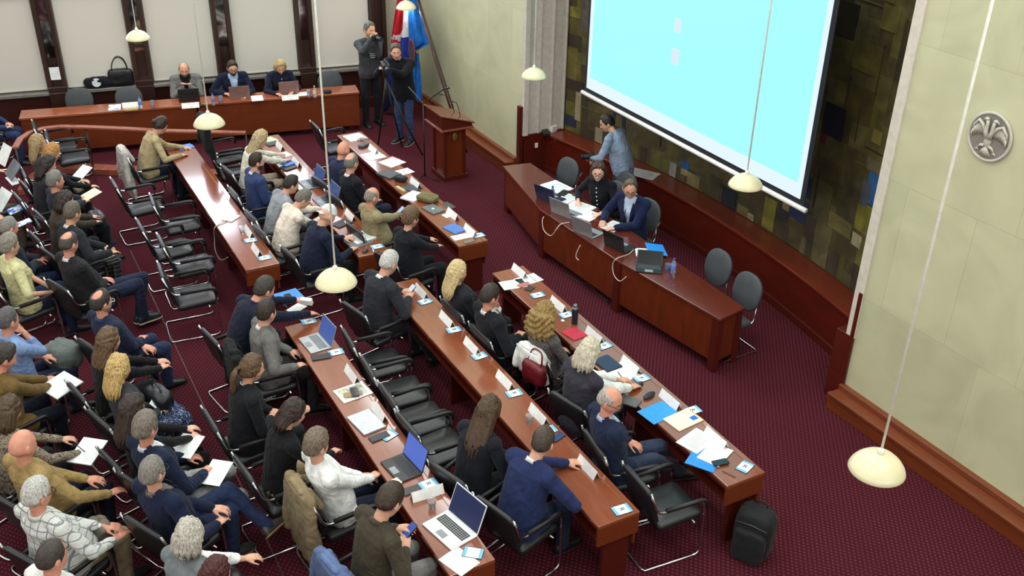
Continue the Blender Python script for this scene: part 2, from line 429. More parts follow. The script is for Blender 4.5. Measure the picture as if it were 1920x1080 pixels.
def proj_px(P):
    d = Vector(P)-Vector((0,0,CAMZ)); k = d.dot(FW)
    return 960+F_PX*d.dot(RT)/k, 540-F_PX*d.dot(UP)/k
PEOPLE = {}
TONES = {'m':(214,166,142), 'r':(214,154,132), 'p':(226,184,162), 't':(200,154,126)}
def person(key, head, label, yaw=-90, hyaw=None, pitch=12, lean=4, sc=1.0, sex='m', twist=0, tilt=0,
           top='sweater', topc=(30,35,50), topm=None, shirt=None, tie=None, pants=(28,30,38), shoe=(25,24,25), sole=None,
           hair='short', hairc=(70,55,42), hairc2=None, hthick=.016, hlen=.22, part=0,
           lh='thigh', rh='thigh', lcurl=22, rcurl=22, lup=None, rup=None, legs='sit', lk=None, la=None, rk=None, ra=None,
           tone='m', beard=None, glasses=None, collar=None, sleeve=1.0, belly=0, skirt=None, stand=False, hz=None, vox=.0085,
           pelz=None, group=None, loc=None, cuff=None, hem=0, seated_z=.555, knee_f=None, skinleg=None, wr=.004, buttons=None, watch=None, sleeve_c=None):
    s = sc; F = sex == 'f'; L = R(lean); seed = (sum(ord(ch)*(i+3) for i, ch in enumerate(key)))%997
    hyaw = yaw if hyaw is None else hyaw
    Z = Vector((0,0,1))
    pel = Vector((0,0, .93*s if stand else (pelz or seated_z)))
    def dirn(a): return Vector((math.sin(a), 0, math.cos(a)))
    mid = pel+dirn(L*.6)*(.25*s); nb = mid+dirn(L*1.25)*(.27*s)
    nd = L*1.1+R(12+pitch*.25); hc = nb+dirn(nd)*(.165*s)
    Ry = lambda a: Matrix.Rotation(a, 3, 'Y')
    # place
    if loc is None:
        H = at(head[0], head[1], hc.z); yw = R(yaw)
        loc = Vector((H.x-(hc.x*math.cos(yw)), H.y-(hc.x*math.sin(yw)), 0))
    loc = Vector(loc); loc.z = 0; yw = R(yaw)
    root = thing('person', label, 'person', loc, yw, group)
    W2L = Matrix.Rotation(-yw, 3, 'Z')
    def tgt(q, side):
        if isinstance(q, str):
            if q == 'thigh': return Vector((.27*s, side*.125, .675))
            if q == 'lap': return Vector((.23*s, side*.045, .69))
            if q == 'desk': return Vector((.46*s, side*.15, .775))
            if q == 'phone': return Vector((.34*s, side*.07, .86))
            if q == 'down': return Vector((.05, side*.24, pel.z-.12))
            if q == 'arm': return Vector((.2*s, side*.29, .71))
            if q == 'brow': return hc+Vector((.13, side*.06, -.02))
            if q == 'chin': return hc+Vector((.11, side*.03, -.17))
        if len(q) == 3 and max(abs(q[0]), abs(q[1])) > 8: return W2L@(at(*q)-loc)
        return Vector(q)
    tw = Matrix.Rotation(R(twist), 3, 'Z')
    t2 = dirn(L*1.25); X2 = tw@Vector((t2.z, 0, -t2.x)); Yv = tw@Vector((0,1,0))
    t1 = dirn(L*.6); X1 = Vector((t1.z, 0, -t1.x)); Y1 = Vector((0,1,0))
    shw = (.165 if F else .19)*s
    sh = {sd: nb-t2*.055*s+Yv*(sd*shw)-X2*.005 for sd in (1,-1)}
    Rh = Matrix.Rotation(R(hyaw-yaw), 3, 'Z')@Matrix.Rotation(R(pitch), 3, 'Y')@Matrix.Rotation(R(tilt), 3, 'X')
    Mh = (Rh*((1.07 if not F else 1.05)*s)).to_4x4(); Mh.translation = hc
    ua, fa = .29*s, .255*s
    arms = {}
    for sd, q, up in ((1, lh, lup), (-1, rh, rup)):
        pole = Vector((-.25, sd*.75, -.75)) if not (isinstance(q, str) and q == 'down') else Vector((-1, sd*.3, 0))
        if up and up == 'out': pole = Vector((-.1, sd*1, -.15))
        if up and up == 'in': pole = Vector((0, sd*.15, -1))
        E, T = ik(sh[sd], tgt(q, sd), ua, fa, pole); arms[sd] = (sh[sd], E, T)
    # legs
    LG = {}
    for sd, k_, a_ in ((1, lk, la), (-1, rk, ra)):
        hip = pel+Vector((0, sd*.09*s, -.01))
        if stand:
            kn = tgt(k_, sd) if k_ else hip+Vector((.03, sd*.02, -.43*s)); an = tgt(a_, sd) if a_ else Vector((-.01, sd*.12, .085))
        else:
            kn = Vector((.43*s, sd*.13, .53)); an = Vector((.40*s, sd*.13, .085))
            if legs == 'out': an = Vector((.62*s, sd*.13, .085)); kn = Vector((.43*s, sd*.13, .5))
            if legs == 'back': an = Vector((.2*s, sd*.1, .085)); kn = Vector((.41*s, sd*.1, .5))
            if legs == 'crossL' and sd == 1: kn = Vector((.44*s, .02, .63)); an = Vector((.60*s, -.16, .34))
            if legs == 'crossR' and sd == -1: kn = Vector((.44*s, -.02, .63)); an = Vector((.60*s, .16, .34))
            if legs == 'ankleL' and sd == 1: kn = Vector((.40*s, .17, .62)); an = Vector((.43*s, -.22, .56))
            if legs == 'ankleR' and sd == -1: kn = Vector((.40*s, -.17, .62)); an = Vector((.43*s, .22, .56))
            if k_: kn = tgt(k_, sd)
            if a_: an = tgt(a_, sd)
        fd = Vector((1, sd*.12, 0)); sh_d = (an-kn)
        if an.z > .2: fd = (fd-sh_d.normalized()*fd.dot(sh_d.normalized())).normalized(); fd = (fd+Vector((0,0,-.1))).normalized()
        fd.normalize(); LG[sd] = (hip, kn, an, fd)

    def torso(mb, g, hemz=0, full=True, n=24):
        w = .9 if F else 1.0; b = belly
        rows = [(pel-t1*(.10+hemz)*s, X1, Y1, (.105+g)*s, (.165+g)*s), (pel-t1*.02*s, X1, Y1, (.125+g+b*.4)*s, (.18+g+b*.2)*s),
                (pel+t1*.11*s+X1*b*.5, X1, Y1, (.115+g+b)*s, (.162*w+g+b*.6)*s), (mid+X1*b*.3, (X1+X2).normalized(), (Y1+Yv).normalized(), (.112+g+b*.6)*s, (.158*w+g+b*.3)*s),
                (mid+(nb-mid)*.42+X2*.008, X2, Yv, (.123+g)*s, (.172*w+g)*s), (mid+(nb-mid)*.7, X2, Yv, (.112+g)*s, (.178*w+g)*s),
                (mid+(nb-mid)*.87-X2*.004, X2, Yv, (.085+g*.9)*s, (.15*w+g)*s), (nb-X2*.002, X2, Yv, (.062+g*.6)*s, (.085+g*.7)*s), (nb+t2*.03*s, X2, Yv, (.05+g*.5)*s, (.055+g*.5)*s)]
        mb.loft(rows, n, 2.35)
        if F:
            for sd in (1,-1): mb.sphere(mid+(nb-mid)*.38+X2*(.085+g*.6)+Yv*sd*.07, (.055+g)*1.0, 12, 8)
        for sd in (1,-1): mb.capsule(nb-t2*.005*s+Yv*sd*.05*s, (.04+g*.6)*s, sh[sd]+t2*.004, (.056 if F else .062)*s+g*.8, 12)
    def sleeve_(mb, g, f0, f1):
        for sd in (1,-1):
            S, E, T = arms[sd]; k = .88 if F else 1
            if f0 <= 0: mb.capsule(S, (.055*k)*s+g, E, (.043*k)*s+g, 12)
            if f1 > 0:
                A = E+(T-E)*max(f0, 0); B = E+(T-E)*f1
                ra, rb = .042*k*s+g, (.042-.013*f1)*k*s+g
                mb.capsule(A, ra, B, rb, 12)
            else:
                pass
    # --- body
    mb = MB()
    torso(mb, -.014)
    mb.capsule(nb-dirn(nd)*.03, .055*s*(.88 if F else 1), hc-dirn(nd)*.04-Rh@Vector((.012,0,0)), .052*s*(.86 if F else 1), 14)
    rows = grid_sphere(lambda ph, e: head_radius(ph, e, F), 56, 36)
    hb = MB(); hb.rings(rows)
    for sd in (1,-1):
        hb.sphere((-.012, sd*.078, -.005), (.019,.010,.033), 12, 8, 0, Matrix.Rotation(R(-18*sd), 3, 'Z')@Matrix.Rotation(R(-10), 3, 'Y'))
    mb.merge(hb, Mh)
    for sd in (1,-1):
        S, E, T = arms[sd]; k = .86 if F else 1
        mb.capsule(S, .05*s*k, E, .039*s*k, 12); mb.capsule(E, .038*s*k, T, .026*s*k, 12)
        up = {1: lup, -1: rup}[sd]; cu = {1: lcurl, -1: rcurl}[sd]
        upv = Vector((0,0,1))
        if isinstance(up, (tuple, list)): upv = Vector(up)
        hx = T-E
        hand_dir = hx
        q = {1: lh, -1: rh}[sd]
        if T.z < .83 and hx.z < -.05 and not stand and not (isinstance(q, str) and q == 'down'):
            hand_dir = Vector((hx.x, hx.y, hx.z*.25))
        fr = frame(hand_dir, upv)
        # thumb points to the other hand: for the left hand (sd=1) local -Y
        hm = hand_mb(cu, 5, 38, -sd)
        M = (fr*(s*(.9 if F else 1.0))).to_4x4(); M.translation = T
        mb.merge(hm, M)
        hip, kn, an, fd = LG[sd]
        mb.capsule(hip, .075*s, kn, .05*s, 12); mb.capsule(kn, .05*s, an, .036*s, 12)
        ud = Vector((0,0,1)) if an.z < .2 else (kn-an).normalized()
        mb.capsule(an-ud*.035, .028*s, an+fd*.13*s-ud*.062, .014*s, 10)
    me = remesh(mb, vox*.82, 1)
    # face colouring by place on the head
    Mi = np.array(Mh.inverted()); pc = np.empty(len(me.polygons)*3, np.float32); me.polygons.foreach_get('center', pc); pc = pc.reshape(-1, 3)
    hl = pc@Mi[:3,:3].T+Mi[:3,3]; ph = np.degrees(np.arctan2(hl[:,1], hl[:,0])); el = np.degrees(np.arctan2(hl[:,2], np.hypot(hl[:,0], hl[:,1])))
    near = np.linalg.norm(hl, axis=1) < .15
    mi = np.zeros(len(pc), np.int32)
    mi[near & (np.abs(ph) < 14) & (np.abs(el+33) < 3.6)] = 1
    mi[near & (np.abs(np.abs(ph)-21) < 11) & (np.abs(el-20) < 2.8)] = 2
    me.polygons.foreach_set('material_index', mi)
    tc = TONES.get(tone, tone)
    # eyes: added to the body mesh
    eb = MB()
    for sd in (1,-1):
        p = sph(head_radius(np.array(20.*sd), np.array(7.))-.0065, np.array(20.*sd), np.array(7.))
        eb.sphere(p, .0105, 12, 8, 3); d = Vector(p).normalized(); d = (d+Vector((.8,0,0))).normalized()
        eb.sphere(Vector(p)+d*.0065, .0055, 10, 6, 2)
    import bmesh
    bm = bmesh.new(); bm.from_mesh(me)
    tm = mesh_of(MB().merge(eb, Mh), [None]*0 if False else [BLACKP]*4); bm.from_mesh(tm)
    bm.to_mesh(me); bm.free(); bpy.data.meshes.remove(tm)
    mi2 = np.empty(len(me.polygons), np.int32); me.polygons.foreach_get('material_index', mi2)
    bw = hairc if hair not in ('ring',) else mul(hairc, .8)
    body = finish(me, [skin(tc), skin((tc[0]*.86, tc[1]*.66, tc[2]*.66)), plain(mul(bw, .55), .7, name='brow'), plain((225,222,215), .3, name='eye_white')], 'body', root)
    me.polygons.foreach_set('material_index', mi2)
    # --- trousers / skirt
    pm = pants if isinstance(pants, bpy.types.Material) else cloth(pants)
    mb = MB()
    mb.loft([(pel-t1*.11*s, X1, Y1, .11*s, .17*s), (pel-t1*.02*s, X1, Y1, .135*s+belly*.3, .187*s), (pel+t1*.085*s, X1, Y1, .108*s+belly*.7, .156*s)], 22, 2.3)
    for sd in (1,-1):
        hip, kn, an, fd = LG[sd]
        mb.capsule(hip, .092*s, kn, .066*s, 12)
        if skirt is None: mb.capsule(kn, .064*s, an-(kn-an).normalized()*.012, .052*s, 12)
    if skirt is not None:
        k1, k2 = LG[1][1], LG[-1][1]
        mb.capsule(pel+Vector((.05,0,-.01)), .12, (k1+k2)/2, .085, 14)
        if skirt > 0:
            for sd in (1,-1): mb.capsule(LG[sd][1], .08, LG[sd][1]+(LG[sd][2]-LG[sd][1])*skirt, .085, 12)
            mb.capsule((k1+k2)/2, .09, (k1+k2)/2+((LG[1][2]-k1)+(LG[-1][2]-k2))/2*skirt, .1, 12)
    me = remesh(mb, vox*1.15, 2); wrinkle(me, .005, .11, seed+11)
    finish(me, [pm], 'trousers' if skirt is None else 'skirt', root)
    # --- shoes
    for sd in (1,-1):
        hip, kn, an, fd = LG[sd]
        up = Vector((0,0,1)) if an.z < .2 else (kn-an).normalized()
        up = (up-fd*up.dot(fd)).normalized(); sdv = fd.cross(up)
        mb = MB(); c0 = an-up*.055; q = []
        for x, h, w in ((-.075,.03,.028),(-.06,.045,.036),(-.02,.052,.038),(.05,.045,.042),(.11,.034,.047),(.16,.027,.044),(.195,.02,.03),(.205,.012,.014)):
            q.append((c0+fd*x*s+up*(h-.03)*s*.9, up, sdv, h*s, w*s))
        mb.loft(q, 16, 2.6)
        sm = MB(); q2 = [(c0+fd*x*s-up*.028*s, up, sdv, .009, (w+.004)*s) for x, h, w in ((-.08,.03,.026),(-.06,.045,.036),(-.02,.052,.037),(.05,.045,.042),(.11,.034,.047),(.16,.027,.044),(.197,.02,.03),(.21,.012,.01))]
        sm.loft(q2, 16, 4)
        so = obj('shoe', mb, [plain(shoe, .45, name='shoe_leather')], root, True)
        obj('sole', sm, [plain(sole or (20,19,19), .6, name='shoe_sole')], so, True)
    if sleeve_c:
        mb = MB(); sleeve_(mb, .012, 0, .75); torso(mb, .001)
        me = remesh(mb, vox*1.1, 2); wrinkle(me, .006, .08, seed+5); finish(me, [cloth(sleeve_c, .8)], 'blouse', root)
    # --- shirt under a jacket
    if shirt is not None:
        mb = MB(); torso(mb, .002); sleeve_(mb, .001, .86, 1.0)
        me = remesh(mb, vox*1.1, 1); finish(me, [shirt if isinstance(shirt, bpy.types.Material) else cloth(shirt, .8)], 'shirt', root)
    if collar is None and shirt is not None: collar = shirt
    if collar:
        mb = MB(); nk = dirn(nd); Xn = Vector((nk.z,0,-nk.x)); q = []
        c0 = nb+nk*.004-Xn*.004
        ro, hgt =   .064*s*(.9 if F else 1), .02*s
        out = [(c0-nk*.015, ro*1.2), (c0+nk*hgt*.5, ro*1.06), (c0+nk*hgt, ro*.98), (c0+nk*(hgt-.004), ro*.88), (c0-nk*.012, ro*.9)]
        rings = []
        for c, r_ in out:
            rings.append([c+Xn*(r_*1.0*math.cos(2*PI*j/24)-.012*math.cos(2*PI*j/24)*(1 if math.cos(2*PI*j/24) > 0 else 0))+Vector((0,1,0))*(r_*math.sin(2*PI*j/24))-nk*(.022*max(0, math.cos(2*PI*j/24))) for j in range(24)])
        mb.rings(rings, closed=True)
        obj('collar', mb, [collar if isinstance(collar, bpy.types.Material) else cloth(collar, .8)], root, True)
    # --- top garment
    g = {'sweater': .010, 'tee': .012, 'shirt': .008, 'jacket': .018, 'dress': .009, 'coat': .024, 'vest': .021}[top]
    mb = MB(); hz_ = {'jacket': .05, 'coat': .07}.get(top, 0)+hem
    torso(mb, g, hz_)
    if top != 'vest': sleeve_(mb, g*.75, 0 if sleeve > 0 else 0, min(sleeve, .98) if sleeve > 0 else 0)
    if top in ('jacket', 'coat', 'sweater', 'shirt', 'tee', 'vest', 'dress') and not stand:   # skirts of the garment spread on the lap
        for sd in (1,-1): mb.capsule(pel+Vector((0, sd*.1, 0)), .085*s+g, pel+Vector((.06+.07*(top in ('jacket','coat')), sd*.12, -.005)), .086*s+g*.8, 12)
    me = remesh(mb, vox, 2)
    if top in ('jacket', 'coat') and shirt is not None:
        V = get_v(me); P0 = np.array(mid+(nb-mid)*-.25); ax = np.array((nb-mid).normalized()); hgt = (nb-mid).length*1.25
        xx = np.array(X2); yy = np.array(Yv)
        rel = V-P0; u = rel@ax/hgt; x_ = rel@xx; y_ = rel@yy
        hit = (u > 0) & (u < 1.35) & (x_ > .01) & (np.abs(y_) < .012+.075*np.clip(u, 0, 1)) & (x_ < .125+g+.03+belly)
        bm = bmesh.new(); bm.from_mesh(me); bm.verts.ensure_lookup_table()
        bmesh.ops.delete(bm, geom=[bm.verts[i] for i in np.nonzero(hit)[0]], context='VERTS'); bm.to_mesh(me); bm.free()
    wrinkle(me, wr, .085 if top in ('sweater','shirt','tee') else .11, seed, (1,1,.7))
    gm = topm or cloth(topc)
    to = finish(me, [gm], {'tee':'t_shirt','dress':'dress'}.get(top, top), root)
    if top in ('jacket', 'coat') and shirt is not None:
        so = to.modifiers.new('cloth', 'SOLIDIFY'); so.thickness = .006; so.offset = -1
        lp = MB()
        for sd in (1,-1):   # lapels along the opening
            def sp(u, y, o): return mid+(nb-mid)*(u*1.25-.25)+X2*((.123 if u < .62 else .123-.115*(u-.62))+g+o+belly*.4)*s+Yv*(y*sd)
            pts = [(sp(.08,.02,.004), sp(.1,.026,.006)), (sp(.35,.037,.006), sp(.4,.075,.008)), (sp(.6,.055,.006), sp(.66,.1,.006)), (sp(.8,.066,.0), sp(.84,.088,.0)), (sp(.95,.07,-.012), sp(.96,.085,-.012))]
            V = [];
            for a, b in pts: V += [a, b, b-X2*.006, a-X2*.006]
            F_ = []
            for i in range(len(pts)-1):
                for j in range(4): F_.append((i*4+j, i*4+(j+1)%4, i*4+4+(j+1)%4, i*4+4+j))
            F_ += [(0,1,2,3), tuple(range(len(V)-4, len(V)))]
            lp.add(V, F_)
        obj('lapel', lp, [gm], to, True)
        if tie:
            tm_ = MB(); rows = []
            for u, w in ((.93,.018),(.88,.014),(.6,.022),(.3,.028),(.05,.02)):
                rows.append((mid+(nb-mid)*(u*1.25-.25)+X2*((.123 if u < .62 else .123-.115*(u-.62))+.012)*s, X2, Yv, .006, w))
            tm_.loft(rows, 10, 3); obj('necktie', tm_, [cloth(tie)], root, True)
    if buttons:
        bt = MB()
        for i in range(6): bt.sphere(mid+(nb-mid)*(.85-.24*i)+X2*(.128+g*.7+.006-.03*max(0, .7-.24*i-.3))*s+Yv*.004, .011, 10, 6)
        obj('buttons', bt, [plain(buttons, .3, name='button')], to, True)
    if watch:
        S, E, T = arms[watch]; d = (T-E).normalized(); w_ = MB(); w_.capsule(T-d*.03, .031, T-d*.012, .030, 14)
        obj('wristwatch', w_, [plain((200,200,200), .3, .6, name='watch')], root, True)
    # --- hair
    if hair != 'bald':
        hm = hair_mb(hair, hthick, seed, hlen, F, part)
        obj('hair', MB().merge(hm, Mh), [hair_m(hairc, hairc2)], root, True)
    if beard:
        def bf(ph, e):
            ap = np.abs(ph)
            t = np.maximum(sstep(-18, -30, e)*sstep(105, 88, ap)*(1-gs(ph,0,10)*gs(e,-33,3)), sstep(-15, -24, e)*sstep(96, 84, ap)*sstep(40,60,ap))
            t = np.maximum(t, gs(e, -25, 3.5)*sstep(22, 15, ap))
            t = t*sstep(-88, -70, e)
            return head_radius(ph, e)-.005+.0075*t*(1+.3*wave_noise(sph(1., ph, e), .12, 5))
        bmh = MB(); bmh.rings(grid_sphere(bf, 80, 60)); obj('beard', MB().merge(bmh, Mh), [hair_m(beard)], root, True)
    if glasses:
        gb = MB(); zoff = glasses[3] if len(glasses) > 3 else 7
        for sd in (1,-1):
            c = Vector(sph(np.array(.1), np.array(18.5*sd), np.array(float(zoff))))+Vector((.006,0,0))
            ring = [c+Vector((-.004*abs(math.sin(t))*0, .023*math.cos(t), .017*math.sin(t))) for t in np.linspace(0, 2*PI, 20, endpoint=False)]
            gb.tube(ring, .0026, 6, closed=True)
            e1 = c+Vector((0, .023*sd, .006)); gb.tube([e1, e1+Vector((-.02,.016*sd,.002)), Vector((-.015, .083*sd, c.z+.008)), Vector((-.03, .082*sd, c.z-.004))], .0026, 6)
        gb.tube([Vector((.105,-.012,.016)), Vector((.109,0,.018)), Vector((.105,.012,.016))], .0024, 6)
        obj('glasses', MB().merge(gb, Mh), [plain(glasses[:3], .3, name='spectacle_frame')], root, True)
    PEOPLE[key] = dict(root=root, loc=loc, yaw=yw, hc=hc, Mh=Mh, arms=arms, legs=LG, pel=pel)
    return root
# ------------------------------------------------------------------ the room
def ray_plane(px, py, P0, n):
    d = FW + RT*((px-960)/F_PX) - UP*((py-540)/F_PX); o = Vector((0,0,CAMZ)); n = Vector(n)
    return o+d*((Vector(P0)-o).dot(n)/d.dot(n))
def on_y(px, py, y): return ray_plane(px, py, (0,y,0), (0,1,0))
WY = -7.75
# carpet
q = NT('carpet'); q.p.inputs['Roughness'].default_value = .95; q.p.inputs['Specular IOR Level'].default_value = .1
v = q.obj(); sp = q.n('ShaderNodeSeparateXYZ'); q.l(v, sp.inputs[0])
def sinw(ax, k, ph=0):
    a = q.n('ShaderNodeMath', operation='MULTIPLY_ADD'); q.l(sp.outputs[ax], a.inputs[0]); a.inputs[1].default_value = k; a.inputs[2].default_value = ph
    b = q.n('ShaderNodeMath', operation='SINE'); q.l(a.outputs[0], b.inputs[0]); return b.outputs[0]
K = 2*PI/.052
pr = q.n('ShaderNodeMath', operation='MULTIPLY'); q.l(sinw(0, K*.8), pr.inputs[0]); q.l(sinw(1, K), pr.inputs[1])
no = q.n('ShaderNodeTexNoise', i_Scale=1.3, i_Detail=5.0); q.l(v, no.inputs['Vector'])
ad = q.n('ShaderNodeMath', operation='MULTIPLY_ADD'); q.l(no.outputs[0], ad.inputs[0]); ad.inputs[1].default_value = .35; q.l(pr.outputs[0], ad.inputs[2])
q.l(q.ramp(ad.outputs[0], [(.0, lin((66,21,30))), (.55, lin((74,25,34))), (.98, lin((98,50,58)))]), q.p.inputs['Base Color'])
CARPET = q.mat
mb = MB(); mb.box((8, -2, -.05), (26, 17, .1)); struct('floor', mb, [CARPET])
# stone cladding
q = NT('stone_cladding'); q.p.inputs['Roughness'].default_value = .55
v = q.obj(); br = q.n('ShaderNodeTexBrick', i_Scale=1.0); br.offset = .5
mp = q.n('ShaderNodeMapping'); mp.inputs['Rotation'].default_value = (PI/2, 0, 0); q.l(v, mp.inputs['Vector']); q.l(mp.outputs[0], br.inputs['Vector'])
br.inputs['Brick Width'].default_value = .8; br.inputs['Row Height'].default_value = 1.35; br.inputs['Mortar Size'].default_value = .004; br.inputs['Mortar Smooth'].default_value = .2
br.inputs['Color1'].default_value = lin((198,197,162)); br.inputs['Color2'].default_value = lin((190,189,155)); br.inputs['Mortar'].default_value = lin((180,178,145))
no = q.n('ShaderNodeTexNoise', i_Scale=1.6, i_Detail=7.0, i_Distortion=1.2); q.l(v, no.inputs['Vector'])
mx = q.n('ShaderNodeMix', data_type='RGBA', blend_type='MULTIPLY'); mx.inputs[0].default_value = .8
q.l(br.outputs[0], mx.inputs[6]); q.l(q.ramp(no.outputs[0], [(.3, (.84,.84,.82,1)), (.6, (1,1,1,1))]), mx.inputs[7]); q.l(mx.outputs[2], q.p.inputs['Base Color'])
q.bump(no.outputs[0], .25, .01)
STONE = q.mat
REDWOOD = wood((98,34,14), .3)
DARKWOOD = wood((78,24,13), .32)
BROWNW = wood((52,30,22), .35)
PLINTHW = wood((112,52,24), .35)
WHITEPAINT = plain((206,198,184), .6, name='white_paint')
EX = 6.27   # near edge of the recess
FX = 13.62  # far edge of the recess
mb = MB(); mb.box(((EX-4.5)/2, WY-.5, 4), (EX+4.5, 1, 8)); struct('wall_right', mb, [STONE])
mb = MB(); mb.box(((FX+18.3)/2, WY-.5, 4), (18.3-FX, 1, 8)); struct('wall_right_far', mb, [STONE])
# pilaster edges of the stone slabs
def plinth(x0, x1, nm):
    mb = MB(); mb.box(((x0+x1)/2, WY+.10, .1), (x1-x0, .22, .2)); mb.box(((x0+x1)/2, WY+.03, .23), (x1-x0, .08, .06)); mb.box(((x0+x1)/2, WY+.2, .19), (x1-x0, .06, .035))
    struct(nm, mb, [PLINTHW], bevel=.006)
plinth(-4, EX+.0, 'baseboard_right'); plinth(FX+.1, 17.9, 'baseboard_right_far')
# back wall, slightly turned
bdir = Vector((.1647, .9863, 0)); bn = Vector((-.9863, .1647, 0)); B0 = Vector((17.83, WY, 0))
BM = Matrix((bdir, bn, Vector((0,0,1)))).transposed().to_4x4(); BM.translation = B0   # local: s along the wall, n into the room, z
def bw(px, py): return (ray_plane(px, py, B0, bn)-B0).dot(bdir)
def bobj(name, mb, mats, **k): return struct(name, mb.xform(BM), mats, **k)
mb = MB(); mb.box((6.5, -.1, 4), (14, .2, 8)); bobj('wall_back', mb, [plain((190,180,165), .8)])
mb = MB(); mb.box((6.5, .03, .38), (14, .06, .76)); bobj('trim_1', mb, [wood((62,26,20), .35)], bevel=.005)
mb = MB(); mb.box((6.5, .085, .79), (14, .17, .06)); bobj('trim_2', mb, [plain((150,146,140), .35, .4, name='sill_metal')], bevel=.008)
mb = MB(); mb.box((6.5, .075, .1), (14, .05, .2)); bobj('baseboard_back', mb, [DARKWOOD], bevel=.005)
q = NT('blind_fabric'); q.p.inputs['Roughness'].default_value = .9
no = q.n('ShaderNodeTexNoise', i_Scale=420.0); q.l(q.obj(), no.inputs['Vector'])
q.l(q.ramp(no.outputs[0], [(.3, lin((206,200,190))), (.7, lin((216,211,202)))]), q.p.inputs['Base Color']); BLIND = q.mat
ms = [bw(706, 40), bw(575, 125), bw(424, 122), bw(271, 152), bw(109, 162)]
ms.append(ms[-1]+1.55); ms.append(ms[-1]+1.55)
for i in range(len(ms)-1):
    a, b = ms[i]+.17, ms[i+1]-.17
    mb = MB(); mb.box(((a+b)/2, .06, 1.665), (b-a, .012, 1.63)); mb.box(((a+b)/2, .06, .865), (b-a, .022, .03)); mb.box(((a+b)/2, .06, 2.49), (b-a, .1, .06))
    o = obj('roller_blind', mb.xform(BM), [BLIND], bevel=.003)
    tag(o, ['beige roller blind beside the standing photographer, rightmost on the back wall', 'beige roller blind behind the blonde woman at the rear desk', 'beige roller blind behind the bald man in grey blazer at the rear desk', 'beige roller blind above the black handbag on the sill', 'beige roller blind at the left end of the back wall', 'beige roller blind past the left edge of the back wall'][i], 'blind', 'roller blinds on the back wall')
for i in range(len(ms)-1):
    a, b = ms[i]+.17, ms[i+1]-.17
    mb = MB()
    mb.box(((a+b)/2, .07, 2.55), (b-a, .1, .05)); mb.box(((a+b)/2, .07, 3.86), (b-a, .1, .06))
    w_ = bobj('window_%d' % (i+1), mb, [BROWNW])
    mb = MB(); mb.box(((a+b)/2, .06, 3.2), (b-a, .01, 1.26)); obj('pane', mb.xform(BM), [glow((232,240,255), 9.0)], w_)
q = NT('mirror_strip'); q.p.inputs['Metallic'].default_value = 1; q.p.inputs['Roughness'].default_value = .06; q.p.inputs['Base Color'].default_value = lin((150,145,145)); MIRROR = q.mat
for i, s0 in enumerate(ms):
    mb = MB()
    for sx in (-1, 1): mb.box((s0+sx*.115, .09, 3.0), (.07, .18, 4.4))
    mb.box((s0, .03, 3.0), (.18, .05, 4.4)); mb.box((s0, .09, .86), (.3, .2, .1)); mb.box((s0, .11, .45), (.3, .18, .72))
    t = bobj('trim_%d' % (3+i), mb, [BROWNW], bevel=.006)
    mb = MB(); mb.box((s0, .06, 3.3), (.158, .012, 3.8))
    if i: obj('mirror', mb.xform(BM), [MIRROR], t)
# room shell outside the view
mb = MB(); mb.box((8, 6.1, 4), (26, .2, 8)); struct('wall_left', mb, [plain((188,176,155), .8)])
mb = MB(); mb.box((-4.6, -2, 4), (.2, 17, 8)); struct('wall_near', mb, [plain((188,176,155), .8)])
mb = MB(); mb.box((8, -2, 8.05), (26, 17, .1)); struct('ceiling', mb, [plain((222,216,202), .9)])
# recess behind the podium: curved mural wall with a wooden ledge
def cy(x): return -9.0+.033*(x-9.9)**2
xs = np.linspace(EX-.05, FX+.05, 60)
def arc_slab(off0, off1, z0, z1):
    mb = MB(); V = []; n = len(xs)
    rings = []
    for x in xs:
        rings.append([(x, cy(x)+off0, z0), (x, cy(x)+off1, z0), (x, cy(x)+off1, z1), (x, cy(x)+off0, z1)])
    mb.rings(rings); return mb
struct('wall_recess', arc_slab(-.25, 0, 0, 8), [plain((62,55,30), .8)])
struct('trim_20', arc_slab(0, .36, 0, .64), [wood((84,24,11), .28, (1,1,8))])
struct('trim_21', arc_slab(-.0, .40, .64, .68), [wood((108,40,20), .3)], bevel=.008)
struct('baseboard_recess', arc_slab(.3, .375, 0, .1), [DARKWOOD])
def mhit(px, py):
    d = FW + RT*((px-960)/F_PX) - UP*((py-540)/F_PX); lo, hi = 5, 25
    for _ in range(60):
        t = (lo+hi)/2; 
        if d.y*t < cy(d.x*t): hi = t
        else: lo = t
    return d.x*lo, CAMZ+d.z*lo
PAL = [(78,70,36),(86,78,38),(70,62,32),(92,84,42),(64,55,30),(80,71,42),(74,67,40),(98,91,42),(60,52,36),(88,80,50)]
